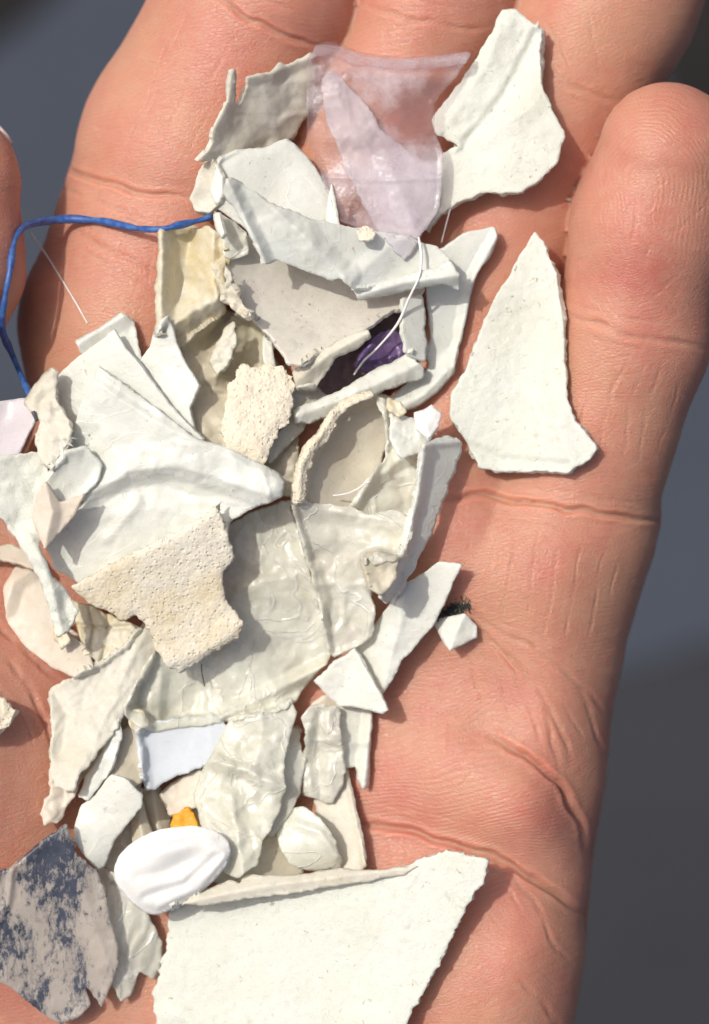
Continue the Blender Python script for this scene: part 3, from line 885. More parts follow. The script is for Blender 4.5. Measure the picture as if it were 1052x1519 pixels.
def tube(name, label, path, r, mat, cat, lift=2.0, follow=True, seed=0, group=None, wob=0.15, taper=False, flat=1.0, ends=True):
    """a strand laid over whatever is beneath; path points are (u, v) or (u, v, z)"""
    pts = []
    for i in range(len(path) - 1):
        p0 = np.array(path[max(i - 1, 0)][:2], float); p1 = np.array(path[i][:2], float); p2 = np.array(path[i + 1][:2], float); p3 = np.array(path[min(i + 2, len(path) - 1)][:2], float)
        k = max(2, int(np.hypot(*(p2 - p1)) / 4))
        for j in range(k):
            t = j / k
            pts.append(0.5 * ((2 * p1) + (-p0 + p2) * t + (2 * p0 - 5 * p1 + 4 * p2 - p3) * t * t + (-p0 + 3 * p1 - 3 * p2 + p3) * t ** 3))
    pts.append(np.array(path[-1][:2], float)); p = np.array(pts)
    h = sample(dilate(top, 1), p[:, 0], p[:, 1]) + r + lift
    hs = h.copy()
    for _ in range(40):
        hs = np.maximum(h, np.convolve(np.pad(hs, 3, 'edge'), np.ones(7) / 7, 'valid'))
    for _ in range(4):
        hs = np.convolve(np.pad(hs, 3, 'edge'), np.ones(7) / 7, 'valid')
    C = P(p[:, 0], p[:, 1], hs)
    T = np.gradient(C, axis=0); T /= np.linalg.norm(T, axis=1, keepdims=True)
    upv = np.array([0, 0, 1.0]); sd_ = np.cross(T, upv); sd_ /= np.linalg.norm(sd_, axis=1, keepdims=True); up2 = np.cross(sd_, T)
    K = 8; verts = []; n = len(C)
    for i in range(n):
        rr = r * S * (1 + wob * 2 * float(fbm(np.array(i / 6.0), np.array(seed), seed)))
        if taper: rr *= 0.35 + 0.65 * (1 - i / n)
        for k in range(K):
            a = 2 * math.pi * k / K
            verts.append(C[i] + (sd_[i] * math.cos(a) + up2[i] * math.sin(a) * flat) * rr)
    fs = [(i * K + k, i * K + (k + 1) % K, (i + 1) * K + (k + 1) % K, (i + 1) * K + k) for i in range(n - 1) for k in range(K)]
    fs += [tuple(range(K))[::-1], tuple(range((n - 1) * K, n * K))]
    verts = np.array(verts); c = verts.mean(0)
    me = bpy.data.meshes.new(name); me.from_pydata((verts - c).tolist(), [], fs)
    me.polygons.foreach_set('use_smooth', np.ones(len(me.polygons), bool)); me.materials.append(M[mat])
    o = link(bpy.data.objects.new(name, me)); o.location = c; tag(o, label, cat, group)
    return o



# ------------------------------------------------------------------ the fragments, lowest first
# --- lowest layer, on the skin
piece('plastic_film', 'dark sheet painting the shade in the deep gap behind the purple scrap', [(440, 600), (470, 560), (500, 520), (545, 460), (600, 440), (630, 450), (628, 520), (610, 560), (560, 585), (500, 612)], 'gap_shade', 6, (0.0, -0.1), [('crumple', 40, 10)], n=(4, 40), lift=-10)  # added dark sheet; its colour stands in for shade under the overhang
piece('purple_fragment', 'dark purple scrap deep in the gap beside the white fibre', [(524, 545), (540, 512), (560, 492), (590, 490), (602, 504), (598, 530), (572, 548), (545, 554)], 'purple', 10, (0.1, 0.1), [('fold', [(500, 570), (560, 500), (600, 450)], 16, 20, 24, 1), ('crumple', 30, 10)], n=(5, 30))
piece('plastic_sheet', 'large scuffed cream sheet in shade under the folded white piece', [(318, 395), (380, 340), (470, 350), (560, 385), (632, 425), (606, 452), (575, 465), (545, 487), (500, 508), (455, 540), (428, 540), (402, 500), (372, 468), (335, 440)], 'dish', 9, (-0.25, 0.30), [('bend', 35, 150, 40)], n=(3, 70), conf=0.2)
piece('plastic_strip', 'narrow grey white strip standing left of the tall curved strip', [(596, 440), (626, 436), (632, 480), (633, 536), (612, 530), (600, 522), (596, 480)], 'cool', 8, (-0.3, 0.1), lift=4)
piece('plastic_strip', 'tall smooth white strip curving down beside the pointed shard', [(648, 372), (690, 345), (734, 335), (739, 352), (727, 384), (709, 403), (698, 440), (691, 480), (680, 512), (676, 530), (675, 552), (652, 580), (622, 603), (592, 614), (560, 604), (600, 572), (636, 546), (640, 500), (632, 430)], 'cool', 9, (-0.22, -0.12), [('fold', [(739, 345), (700, 420), (684, 500), (672, 545)], 10, 12, 12, 1.0), ('fold', [(672, 540), (630, 585), (590, 606)], 16, 26, 26, 1.4)], n=(3, 60), soft=1, jag=1.0)
piece('plastic_fragment', 'curled cream scrap with two prongs at top left of the heap', [(339, 103), (349, 103), (351, 128), (350, 158), (360, 146), (369, 124), (366, 113), (398, 109), (416, 94), (425, 98), (440, 88), (462, 78), (470, 110), (462, 165), (446, 186), (434, 208), (400, 224), (360, 232), (325, 236), (310, 240), (292, 239), (311, 222), (317, 192), (325, 166), (337, 152), (333, 136)], 'cream', 9, (-0.35, -0.22), [('fold', [(292, 238), (318, 190), (338, 150), (344, 105)], 16, 14, 30, 1.2), ('crumple', 45, 10), ('fold', [(360, 118), (415, 104), (460, 84)], 8, 10, 14, 1)], n=(4, 40), jag=2.0, soft=1)
piece('plastic_fragment', 'small rounded cream chip at the left end of the blue cord', [(300, 245), (318, 238), (334, 258), (332, 296), (312, 314), (288, 314), (282, 294), (290, 265)], 'cream', 16, (0.3, 0.1), [('rim', 4, 10)], n=(4, 25), soft=1)
# --- right-hand loose pieces
piece('plastic_shard', 'large pointed white shard lying alone on the ring finger', [(793, 344), (808, 360), (825, 402), (833, 452), (838, 520), (842, 590), (855, 626), (885, 664), (872, 684), (840, 702), (800, 698), (742, 700), (712, 693), (692, 655), (668, 622), (671, 582), (690, 550), (705, 510), (730, 450), (760, 398), (780, 364)], 'chalk', 20, (0.02, -0.05), [('fold', [(835, 470), (815, 560), (830, 640), (850, 690)], 7, 30, 26, 1.3), ('bend', 0, 100, 8), ('fold', [(692, 660), (740, 682), (840, 690)], -5, 10, 10, 1)], n=(3, 70), conf=0.3, jag=1.8, micro=0.7)
piece('plastic_fragment', 'craggy thick white fragment on the middle finger, right of the clear film', [(765, 12), (788, 32), (804, 46), (800, 86), (803, 126), (821, 166), (838, 198), (828, 240), (790, 276), (770, 286), (720, 286), (680, 300), (655, 316), (632, 345), (622, 300), (640, 250), (655, 226), (681, 216), (646, 200), (640, 175), (668, 142), (700, 95), (730, 45), (745, 17)], 'chalk', 24, (0.0, 0.0), [('fold', [(795, 50), (765, 110), (735, 160), (690, 212)], -9, 26, 10, 1.0), ('fold', [(750, 30), (720, 100), (668, 180)], 9, 34, 44, 1.2), ('fold', [(690, 212), (735, 190), (790, 160)], 6, 30, 26, 1.2), ('crumple', 60, 3)], n=(3, 45), jag=1.8, micro=0.5, conf=0.2, lift=22)
# --- sheets at the top of the heap
piece('plastic_sheet', 'smooth white sheet fanned behind the folded piece below the clear film', [(314, 262), (328, 236), (355, 222), (395, 218), (425, 204), (440, 214), (470, 250), (492, 290), (502, 338), (500, 372), (420, 385), (360, 335), (320, 308), (312, 285)], 'cool', 9, (0.04, 0.02), [('bend', 20, 100, -8), ('rim', -3, 8)], n=(2, 70), conf=0.2, jag=1.2)
piece('plastic_fragment', 'thin white sliver edge showing left of the clear film', [(481, 338), (487, 292), (492, 270), (499, 300), (506, 345), (494, 350)], 'white', 7, (0.3, 0.0), n=(1, 30), jag=0.7)
piece('plastic_fragment', 'thin yellowish translucent triangle tucked right of the boxy chip', [(316, 312), (330, 318), (350, 330), (366, 346), (371, 376), (345, 386), (334, 380), (328, 345)], 'film', 6, (-0.3, -0.2), [('crumple', 24, 6)], n=(3, 24), jag=1.6)
f = compound('folded_sheet', 'long folded white sheet with rolled lower edge crossing below the clear film', 'plastic fragment', (480, 350))
piece('sheet_face', None, [(334, 266), (345, 261), (400, 299), (460, 324), (540, 340), (600, 350), (650, 366), (668, 384), (672, 402), (640, 412), (590, 420), (530, 432), (505, 414), (490, 416), (440, 396), (412, 384), (394, 394), (381, 366), (370, 350), (352, 316), (330, 286)], 'cool', 10, (0.0, -0.14), [('fold', [(336, 266), (360, 315), (394, 390)], 20, 16, 34, 1.2), ('fold', [(345, 262), (430, 330), (510, 410)], 14, 26, 34, 1.0), ('fold', [(600, 352), (560, 380), (520, 420)], 5, 30, 20, 1)], n=(3, 60), conf=0.15, jag=1.8, lift=52, parent=f)
piece('rolled_edge', None, [(524, 430), (560, 420), (600, 408), (640, 398), (668, 388), (684, 408), (681, 431), (668, 426), (654, 422), (600, 433), (532, 446)], 'cool', 12, (0.05, -0.1), [('fold', [(524, 440), (600, 420), (682, 408)], 14, 16, 14, 0.8)], n=(2, 30), parent=f, jag=1.5)
piece('plastic_fragment', 'boxy trough shaped chip with yellow hollow, under the blue cord end', [(234, 342), (260, 334), (290, 340), (310, 334), (328, 348), (334, 380), (336, 420), (334, 440), (337, 462), (302, 490), (268, 517), (252, 476), (236, 500), (229, 500), (231, 420), (234, 380)], 'yellowed', 12, (0, 0), [('fold', [(240, 345), (240, 420), (238, 500)], 30, 20, 26, 1.0), ('fold', [(318, 345), (316, 400), (322, 445)], 30, 34, 30, 1.1), ('fold', [(322, 445), (280, 465), (254, 485)], 26, 22, 30, 1.0), ('fold', [(280, 350), (272, 400), (262, 460)], -12, 20, 20, 1)], n=(4, 30), jag=2.4, conf=0.15)
piece('plastic_fragment', 'crinkled cream crumb wedged at the right side of the boxy chip', [(333, 394), (342, 404), (345, 425), (358, 448), (373, 468), (362, 472), (345, 457), (334, 442)], 'cream', 12, (0.2, 0.1), [('crumple', 14, 12)], n=(4, 14), jag=2.2, micro=1.5)
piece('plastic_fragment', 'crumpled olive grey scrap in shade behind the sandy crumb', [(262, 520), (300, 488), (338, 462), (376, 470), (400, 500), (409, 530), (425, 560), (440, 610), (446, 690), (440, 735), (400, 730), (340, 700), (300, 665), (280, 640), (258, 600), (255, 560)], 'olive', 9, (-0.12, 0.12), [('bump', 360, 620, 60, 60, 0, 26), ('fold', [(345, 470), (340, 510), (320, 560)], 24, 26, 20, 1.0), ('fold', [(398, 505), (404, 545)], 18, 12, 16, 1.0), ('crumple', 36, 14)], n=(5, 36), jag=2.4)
piece('plastic_fragment', 'tiny white sliver standing at the right end of the blue cord', [(316, 317), (325, 315), (333, 346), (328, 354), (319, 336)], 'white', 8, (0.4, 0.1), n=(1, 20), jag=0.9)
piece('plastic_fragment', 'white upright edge at the right rim of the olive scrap', [(391, 498), (404, 511), (410, 546), (397, 552), (389, 526)], 'white', 10, (-0.3, 0.1), n=(2, 20), jag=1.4)
piece('plastic_fragment', 'crumpled white bit on the olive scrap above the sandy crumb', [(322, 506), (336, 486), (347, 478), (352, 500), (338, 540), (322, 557), (311, 536)], 'cream', 10, (0.2, 0.1), [('crumple', 18, 10)], n=(3, 18), jag=2.0)
# --- mid heap: sticks, shells
piece('plastic_stick', 'tapered cream stick pointing up right into the dark gap', [(434, 550), (470, 524), (520, 495), (545, 489), (551, 500), (530, 516), (500, 532), (482, 556), (466, 577), (440, 580)], 'cream', 12, (0.2, 0.0), [('fold', [(440, 565), (490, 525), (548, 494)], 12, 20, 16, 0.9)], n=(3, 30), jag=1.8)
piece('plastic_fragment', 'grey translucent chip between the sandy crumb and the white curled strip', [(430, 578), (466, 568), (486, 588), (470, 604), (450, 640), (400, 690), (395, 660), (425, 630)], 'film_grey', 7, (-0.2, 0.0), n=(3, 24))
piece('plastic_strip', 'curled white strip with torn right end above the beige oval shell', [(434, 606), (470, 594), (520, 570), (560, 545), (604, 526), (614, 517), (612, 530), (629, 546), (628, 562), (590, 573), (540, 592), (500, 612), (460, 630), (436, 629)], 'white', 10, (0.05, 0.1), [('fold', [(436, 618), (520, 588), (620, 540)], 18, 26, 26, 0.9)], n=(3, 30), jag=1.8)
piece('plastic_fragment', 'small rectangular sandy crumb with frayed edges, centre of the heap', [(338, 566), (352, 560), (350, 548), (363, 540), (374, 546), (400, 540), (421, 543), (434, 561), (436, 600), (430, 626), (414, 640), (402, 666), (391, 691), (334, 667), (328, 640), (332, 610), (336, 590)], 'sandy', 20, (0.06, 0.02), [('rim', -4, 10)], n=(2.5, 30), jag=2.6, jscale=9, micro=1.2, step=3.0)
f = compound('plastic_shell', 'oval beige shell with a thick crusted rim on its left', 'plastic fragment', (510, 670))
piece('shell_face', None, [(434, 744), (440, 690), (455, 660), (475, 640), (490, 610), (515, 590), (550, 581), (582, 590), (592, 622), (576, 650), (567, 684), (556, 722), (532, 750), (510, 758), (470, 752)], 'shell', 8, (-0.20, -0.02), [('fold', [(442, 745), (450, 685), (470, 650), (500, 605), (550, 588)], 22, 12, 16, 0.8), ('bump', 520, 680, 50, 60, 0, -16)], n=(3, 40), jag=2.0, soft=1, conf=0.2, parent=f, lift=14)
piece('crusted_rim', 'pale crusted rim', [(431, 746), (437, 690), (451, 660), (472, 640), (487, 611), (513, 589), (550, 579), (556, 589), (522, 601), (502, 622), (488, 650), (468, 673), (458, 702), (452, 746)], 'sandy', 14, (0, 0), [('fold', [(442, 745), (447, 690), (462, 662), (480, 640), (497, 612), (550, 585)], 9, 9, 9, 0.8), ('crumple', 14, 5)], n=(2, 16), jag=1.8, parent=f, micro=1.0)
piece('plastic_film', 'crinkled translucent flap with holes right of the beige oval shell', [(560, 590), (592, 598), (604, 622), (640, 640), (642, 665), (630, 692), (622, 722), (618, 762), (616, 800), (604, 832), (590, 870), (560, 880), (540, 840), (530, 790), (512, 756), (540, 722), (556, 696), (574, 684), (574, 640)], 'film', 7, (-0.18, -0.05), [('fold', [(572, 610), (568, 660), (530, 745)], 18, 14, 20, 0.9), ('fold', [(640, 655), (590, 685), (545, 720)], 14, 16, 18, 0.9), ('crumple', 40, 11)], n=(3, 30), jag=2.4, conf=0.25)
piece('plastic_fragment', 'grey white chip between the crinkled flap and the bright nugget', [(580, 610), (612, 620), (642, 645), (626, 672), (592, 682), (578, 650)], 'cool', 8, (-0.15, 0.1), [('crumple', 24, 8)], n=(3, 24))
piece('plastic_fragment', 'small faceted bright white nugget beside the pointed shard', [(614, 612), (640, 600), (656, 612), (651, 635), (635, 650), (616, 637)], 'pearl', 22, (0.25, 0.2), [('rim', -8, 10)], n=(4, 18), soft=0, jag=1.4)
piece('plastic_strip', 'long curled strip with bright left edge standing beside the palm pad', [(626, 660), (650, 650), (664, 646), (686, 655), (684, 676), (666, 722), (641, 790), (616, 842), (592, 877), (575, 897), (562, 887), (574, 850), (598, 812), (611, 770), (619, 720), (624, 688)], 'white', 12, (-0.6, -0.1), [('fold', [(632, 664), (622, 730), (606, 800), (568, 886)], 16, 10, 20, 0.9), ('fold', [(630, 660), (684, 654)], 8, 8, 10, 1)], n=(2, 40), jag=1.6, conf=0.0, lift=22)
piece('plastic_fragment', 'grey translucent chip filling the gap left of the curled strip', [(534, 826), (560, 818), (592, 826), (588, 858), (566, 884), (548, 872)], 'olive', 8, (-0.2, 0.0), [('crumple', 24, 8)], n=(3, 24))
piece('plastic_fragment', 'small olive crumb stuck to the top of the crinkled flap', [(574, 588), (596, 596), (606, 612), (590, 618), (572, 606)], 'yellowed', 6, (0.1, 0.1), [('crumple', 12, 8)], n=(3, 12), jag=1.8)
# --- lower right scraps
piece('plastic_fragment', 'brownish pink chip in the gap above the crumpled grey cream scrap', [(462, 1046), (476, 1034), (500, 1028), (508, 1050), (490, 1066), (466, 1066)], 'pinkish', 9, (-0.2, -0.1), n=(3, 18))
piece('plastic_fragment', 'little ragged flake hooked on the right side of the hanging film', [(424, 1082), (440, 1076), (449, 1084), (446, 1096), (434, 1104), (424, 1112)], 'film_grey', 7, (0.1, 0.1), [('crumple', 14, 8)], n=(3, 12), jag=2.2)
piece('plastic_fragment', 'broad cream underlay flake showing beneath the hanging film', [(284, 1120), (340, 1090), (420, 1110), (440, 1180), (404, 1250), (380, 1310), (318, 1310), (276, 1220)], 'cream', 9, (0.0, 0.1), [('crumple', 50, 14)], n=(4, 44))
fluff_parts = []
rng = np.random.default_rng(5)
fz = float(sample(top, np.array(668.0), np.array(905.0)))
for k in range(150):
    t0 = rng.uniform(0, 1)
    c0 = np.array([646 + 46 * t0, 916 - 20 * t0, fz + 7]) + rng.normal(0, 1, 3) * np.array([5, 4.5, 4])
    dr = rng.normal(0, 1, 3) * np.array([1, 1, 0.6]); dr /= np.linalg.norm(dr)
    cv = rng.normal(0, 1, 3) * 0.5; L = rng.uniform(7, 17)
    fluff_parts.append(np.array([c0 + dr * L * a + cv * L * a * a for a in np.linspace(-0.5, 0.5, 6)]))
fv_, ff_ = [], []
for q in fluff_parts:
    b0 = len(fv_)
    for i_, p_ in enumerate(q):
        for k in range(4):
            an = k * math.pi / 2; r_ = 0.85
            fv_.append(p_ + np.array([math.cos(an), 0.5 * math.sin(an), math.sin(an)]) * r_)
    ff_ += [(b0 + i_ * 4 + k, b0 + i_ * 4 + (k + 1) % 4, b0 + i_ * 4 + 4 + (k + 1) % 4, b0 + i_ * 4 + 4 + k) for i_ in range(5) for k in range(4)]
fv_ = np.array(fv_); fw_ = P(fv_[:, 0], fv_[:, 1], fv_[:, 2]); fc_ = fw_.mean(0)
me = bpy.data.meshes.new('fluff'); me.from_pydata((fw_ - fc_).tolist(), [], ff_); me.materials.append(M['green'])
fl_ = link(bpy.data.objects.new('fluff', me)); fl_.location = fc_
tag(fl_, 'tiny dark green tuft of fluff on the skin beside the small bent chip', 'fluff')
piece('plastic_fragment', 'small bent white chip just below the dark green fluff', [(641, 920), (664, 914), (690, 910), (708, 929), (708, 946), (668, 966), (655, 950)], 'white', 10, (0.0, 0.15), [('fold', [(690, 912), (676, 940), (668, 964)], 14, 24, 30, 1.0)], n=(2, 24), soft=0, jag=1.0)
piece('plastic_strip', 'white ribbed strip with two prongs hanging below the white triangle', [(496, 1044), (550, 1050), (553, 1076), (550, 1110), (547, 1164), (540, 1171), (530, 1156), (527, 1136), (512, 1142), (506, 1120), (498, 1086)], 'white', 9, (-0.3, 0.0), [('fold', [(551, 1060), (546, 1110), (540, 1166)], 14, 10, 14, 0.9), ('fold', [(500, 1104), (550, 1100)], 6, 12, 12, 1)], n=(3, 30))
piece('plastic_sheet', 'wavy white sheet pointing up right next to the dark green fluff', [(640, 841), (651, 832), (686, 838), (669, 870), (660, 896), (640, 931), (620, 956), (596, 980), (581, 1010), (565, 1034), (552, 1028), (520, 1004), (520, 960), (553, 930), (588, 886), (602, 866)], 'white', 10, (0.14, 0.0), [('fold', [(600, 880), (592, 930), (570, 1015)], 16, 40, 46, 1.3)], n=(3, 50), jag=1.2, conf=0.1, lift=16)
piece('plastic_fragment', 'cream flat wedge running down to the edge of the big lower plate', [(464, 1186), (492, 1180), (512, 1140), (521, 1180), (535, 1240), (544, 1284), (530, 1300), (500, 1300), (480, 1240)], 'cream', 8, (0.12, 0.05), [('fold', [(512, 1142), (530, 1215), (541, 1284)], 6, 14, 6, 1)], n=(2, 40))
piece('plastic_fragment', 'crumpled grey cream scrap just left of the pronged white strip', [(446, 1062), (466, 1048), (506, 1050), (504, 1090), (513, 1140), (509, 1160), (496, 1193), (484, 1193), (470, 1186), (446, 1180), (449, 1130), (454, 1090)], 'film_grey', 10, (-0.15, -0.15), [('fold', [(474, 1060), (472, 1120), (478, 1190)], -12, 14, 14, 1), ('crumple', 36, 14)], n=(5, 34), jag=2.0)
piece('plastic_fragment', 'olive sheet showing between the translucent curls above the big lower plate', [(395, 1245), (420, 1222), (440, 1275), (452, 1296), (372, 1318), (360, 1290)], 'olive', 7, (-0.1, 0.1), n=(2, 30))
piece('plastic_fragment', 'small rounded translucent chip resting against the big lower plate', [(410, 1216), (430, 1200), (455, 1196), (476, 1215), (496, 1245), (508, 1275), (506, 1288), (460, 1292), (430, 1282), (414, 1256)], 'film', 9, (0.1, -0.15), [('bend', 60, 50, -16), ('fold', [(440, 1222), (475, 1235), (500, 1270)], 8, 10, 12, 1)], n=(2, 30), soft=1)
piece('plastic_strip', 'thin grey translucent strip right of the hanging milky film', [(424, 1076), (448, 1084), (446, 1100), (453, 1130), (448, 1175), (431, 1206), (406, 1242), (392, 1236), (398, 1160)], 'film_grey', 6, (-0.25, 0.0), n=(3, 30), soft=1)
piece('plastic_fragment', 'white triangle with one lit corner pointing right over the palm', [(466, 1010), (495, 984), (526, 962), (540, 990), (560, 1020), (576, 1054), (568, 1059), (536, 1051), (500, 1046), (482, 1028)], 'white', 8, (0.12, 0.02), [('fold', [(528, 966), (515, 1005), (500, 1045)], -10, 40, 30, 1)], n=(2, 40), soft=0, jag=1.2, lift=12)
# --- lower left
piece('plastic_fragment', 'pale underlay flake showing in the gaps left of the blue tinted chip', [(120, 1060), (190, 1010), (236, 1040), (226, 1120), (196, 1200), (150, 1190), (112, 1140)], 'cream', 9, (0.05, 0.1), [('crumple', 40, 14)], n=(4, 40))
piece('plastic_fragment', 'grey flake edge showing below the small curved white chip', [(150, 1240), (186, 1214), (214, 1250), (190, 1310), (160, 1310)], 'film_grey', 8, (0.0, 0.1), [('crumple', 26, 10)], n=(3, 24))
piece('plastic_fragment', 'cream flake edge between the speckled shell and the ribbed strip', [(96, 930), (130, 950), (160, 985), (140, 1010), (112, 1006), (104, 968)], 'pinkish', 9, (0.1, 0.0), [('crumple', 22, 8)], n=(3, 20))
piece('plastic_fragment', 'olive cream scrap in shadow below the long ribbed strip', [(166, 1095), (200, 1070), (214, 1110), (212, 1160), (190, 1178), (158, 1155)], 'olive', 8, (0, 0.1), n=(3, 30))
piece('plastic_rod', 'olive rod shaped scrap left of the orange chip', [(208, 1172), (238, 1164), (258, 1232), (240, 1252), (214, 1240)], 'olive', 18, (0, 0.1), [('fold', [(224, 1165), (240, 1245)], 14, 16, 16, 0.7)], n=(2, 20))
piece('plastic_rod', 'shorter olive rod scrap against the small curved white chip', [(192, 1202), (212, 1186), (228, 1242), (216, 1262), (197, 1257)], 'olive', 16, (0, 0.1), [('fold', [(203, 1196), (214, 1258)], 12, 12, 12, 0.7)], n=(2, 20))
piece('plastic_shard', 'thin cream shard between the ribbed strip and the small curved white chip', [(176, 1062), (182, 1090), (166, 1140), (151, 1162), (131, 1187), (116, 1182), (125, 1150), (150, 1114)], 'white', 8, (0.2, 0.1), [('fold', [(178, 1066), (150, 1130), (125, 1184)], 6, 14, 14, 1)], n=(3, 26))
piece('plastic_fragment', 'narrow cream tip with hairy edge at the foot of the ribbed strip', [(76, 1128), (120, 1146), (114, 1180), (96, 1196), (86, 1222), (66, 1224), (59, 1206), (74, 1172)], 'pinkish', 10, (0.1, 0.1), [('crumple', 24, 8)], n=(3, 24), jag=2.6)
piece('plastic_shell', 'speckled off white curved shell at the left edge of the palm', [(4, 872), (24, 838), (50, 843), (72, 880), (90, 930), (110, 945), (128, 958), (140, 992), (112, 1006), (80, 992), (40, 962), (10, 922)], 'pinkish', 10, (0.10, 0.06), [('bend', 140, 90, -14), ('fold', [(8, 900), (20, 862), (44, 848)], 8, 14, 18, 1)], n=(2, 50), soft=1, jag=1.0)
piece('plastic_strip', 'pale thin strip poking out past the left edge of the picture', [(-60, 806), (-20, 811), (20, 807), (46, 818), (60, 846), (30, 836), (-20, 826), (-60, 828)], 'pinkish', 8, (0.0, 0.15), n=(2, 30))
piece('plastic_fragment', 'crusted yellowish chip cracked into squares under the tan plate', [(104, 888), (140, 902), (182, 922), (214, 932), (190, 962), (150, 990), (130, 968), (117, 942)], 'yellowed', 12, (0.1, 0.0), [('fold', [(132, 900), (140, 930), (134, 965)], -7, 4, 4, 1), ('fold', [(112, 926), (150, 932), (190, 930)], -7, 4, 4, 1), ('fold', [(160, 910), (160, 945), (150, 985)], -7, 4, 4, 1)], n=(3, 20), jag=1.8, micro=1.0, step=3)
piece('plastic_strip', 'long ribbed cream strip running down left from under the tan plate', [(150, 985), (185, 958), (214, 922), (240, 930), (228, 985), (202, 1022), (186, 1060), (166, 1092), (141, 1122), (118, 1152), (110, 1176), (80, 1168), (74, 1150), (77, 1100), (74, 1040), (77, 1020), (100, 1008), (118, 1000)], 'bark', 12, (0.06, 0.06), [('ribs', 40, 15, 0.6), ('fold', [(215, 935), (170, 1040), (110, 1160)], 12, 50, 40, 1.2), ('fold', [(78, 1022), (100, 1060), (90, 1120)], -6, 12, 14, 1)], n=(3, 40), jag=2.0, jscale=9, conf=0.2)
piece('plastic_fragment', 'small pinkish chip just above the orange chip', [(236, 1176), (255, 1160), (300, 1140), (304, 1190), (272, 1206), (250, 1209)], 'pinkish', 14, (0.1, 0.1), n=(3, 24), soft=1)
piece('orange_fragment', 'tiny orange yellow chip peeking above the white oval shell', [(254, 1236), (257, 1208), (270, 1202), (280, 1197), (289, 1205), (294, 1226), (292, 1240)], 'orange', 14, (0.0, 0.25), n=(4, 12), jag=1.8)
piece('plastic_fragment', 'small olive crumb at the left tip of the milky film', [(188, 1052), (214, 1054), (224, 1074), (206, 1090), (191, 1077)], 'yellowed', 5, (0.1, 0.1), [('crumple', 14, 7)], n=(3, 12), jag=1.6)
piece('plastic_fragment', 'crusty yellowish crumb on the inner rim of the speckled shell', [(78, 929), (96, 934), (106, 950), (93, 962), (79, 948)], 'yellowed', 9, (0.1, 0.1), [('crumple', 12, 7)], n=(3, 12), jag=1.8)
# --- painted and ribbed pieces at bottom left
piece('plastic_shell', 'ribbed translucent shell fanning right of the blue stained flake', [(146, 1284), (176, 1300), (200, 1330), (225, 1365), (241, 1400), (239, 1440), (229, 1454), (206, 1440), (196, 1476), (180, 1487), (171, 1470), (158, 1440), (140, 1380)], 'film_grey', 9, (0.02, 0.0), [('ribs', 10, 17, 1.1), ('bend', 20, 60, -12)], n=(2, 40), jag=2.0)
piece('painted_flake', 'grey beige flake with dark blue ink stains at the lower left corner', [(-70, 1310), (-20, 1303), (20, 1286), (50, 1260), (80, 1236), (100, 1222), (116, 1268), (141, 1290), (157, 1322), (166, 1370), (177, 1412), (172, 1442), (151, 1497), (141, 1480), (127, 1464), (136, 1492), (112, 1511), (90, 1520), (65, 1506), (30, 1476), (0, 1456), (-70, 1430)], 'painted', 12, (0.05, -0.08), [('fold', [(18, 1290), (12, 1340), (-10, 1385)], 7, 8, 8, 1), ('fold', [(90, 1245), (130, 1340), (160, 1430)], 9, 26, 22, 1.1), ('rim', 4, 12)], n=(3, 50), jag=1.8, conf=0.2)
piece('plastic_fragment', 'small curved white chip with rounded foot above the blue stained flake', [(164, 1149), (186, 1155), (213, 1180), (211, 1196), (190, 1222), (171, 1246), (156, 1286), (145, 1292), (130, 1276), (111, 1250), (111, 1225), (120, 1195), (140, 1180)], 'white', 14, (0.08, 0.05), [('bend', 45, 60, -18)], n=(2, 30), soft=1, jag=0.9, conf=0.2)
piece('plastic_fragment', 'blue tinted white chip below the left lobe of the milky film', [(199, 1086), (215, 1074), (260, 1066), (320, 1060), (345, 1085), (312, 1132), (282, 1146), (250, 1156), (229, 1173), (215, 1171), (208, 1130)], 'bluewhite', 9, (0.08, 0.02), [('fold', [(206, 1088), (222, 1168)], 4, 8, 10, 1)], n=(2, 40), jag=2.2, jscale=8)
# --- the milky films in the middle
piece('plastic_film', 'milky crumpled film hanging below the heap, right of the orange chip', [(340, 1066), (400, 1052), (432, 1036), (442, 1058), (429, 1100), (420, 1140), (425, 1170), (411, 1212), (391, 1246), (382, 1282), (352, 1304), (330, 1292), (302, 1242), (286, 1182), (300, 1140), (320, 1110)], 'film', 7, (0.02, 0.0), [('fold', [(318, 1128), (370, 1145), (424, 1170)], 14, 12, 16, 0.9), ('bend', 5, 70, -22), ('crumple', 54, 14), ('crumple', 22, 3), ('fold', [(345, 1180), (352, 1230), (362, 1295)], 10, 22, 22, 1)], n=(5, 44), jag=1.8, conf=0.2)
piece('plastic_film', 'big milky film creased in horizontal folds right of the tan plate', [(332, 782), (370, 760), (426, 741), (438, 765), (451, 810), (466, 870), (479, 920), (492, 965), (482, 986), (461, 1012), (441, 1036), (424, 1052), (372, 1062), (340, 1070), (290, 1077), (230, 1087), (202, 1077), (186, 1062), (187, 1048), (214, 990), (240, 955), (330, 890)], 'film', 7, (0.04, 0.02), [('fold', [(330, 1062), (400, 1030), (485, 985)], 16, 16, 14, 0.9), ('fold', [(290, 1078), (360, 1055), (440, 1040)], 10, 10, 10, 0.9), ('bump', 400, 900, 60, 90, 10, 14), ('crumple', 78, 16), ('crumple', 30, 3), ('fold', [(240, 1000), (235, 1040), (238, 1080)], 7, 12, 14, 1), ('fold', [(425, 745), (448, 815), (485, 930)], 10, 14, 14, 0.9)], n=(5, 60), jag=1.8, conf=0.25)
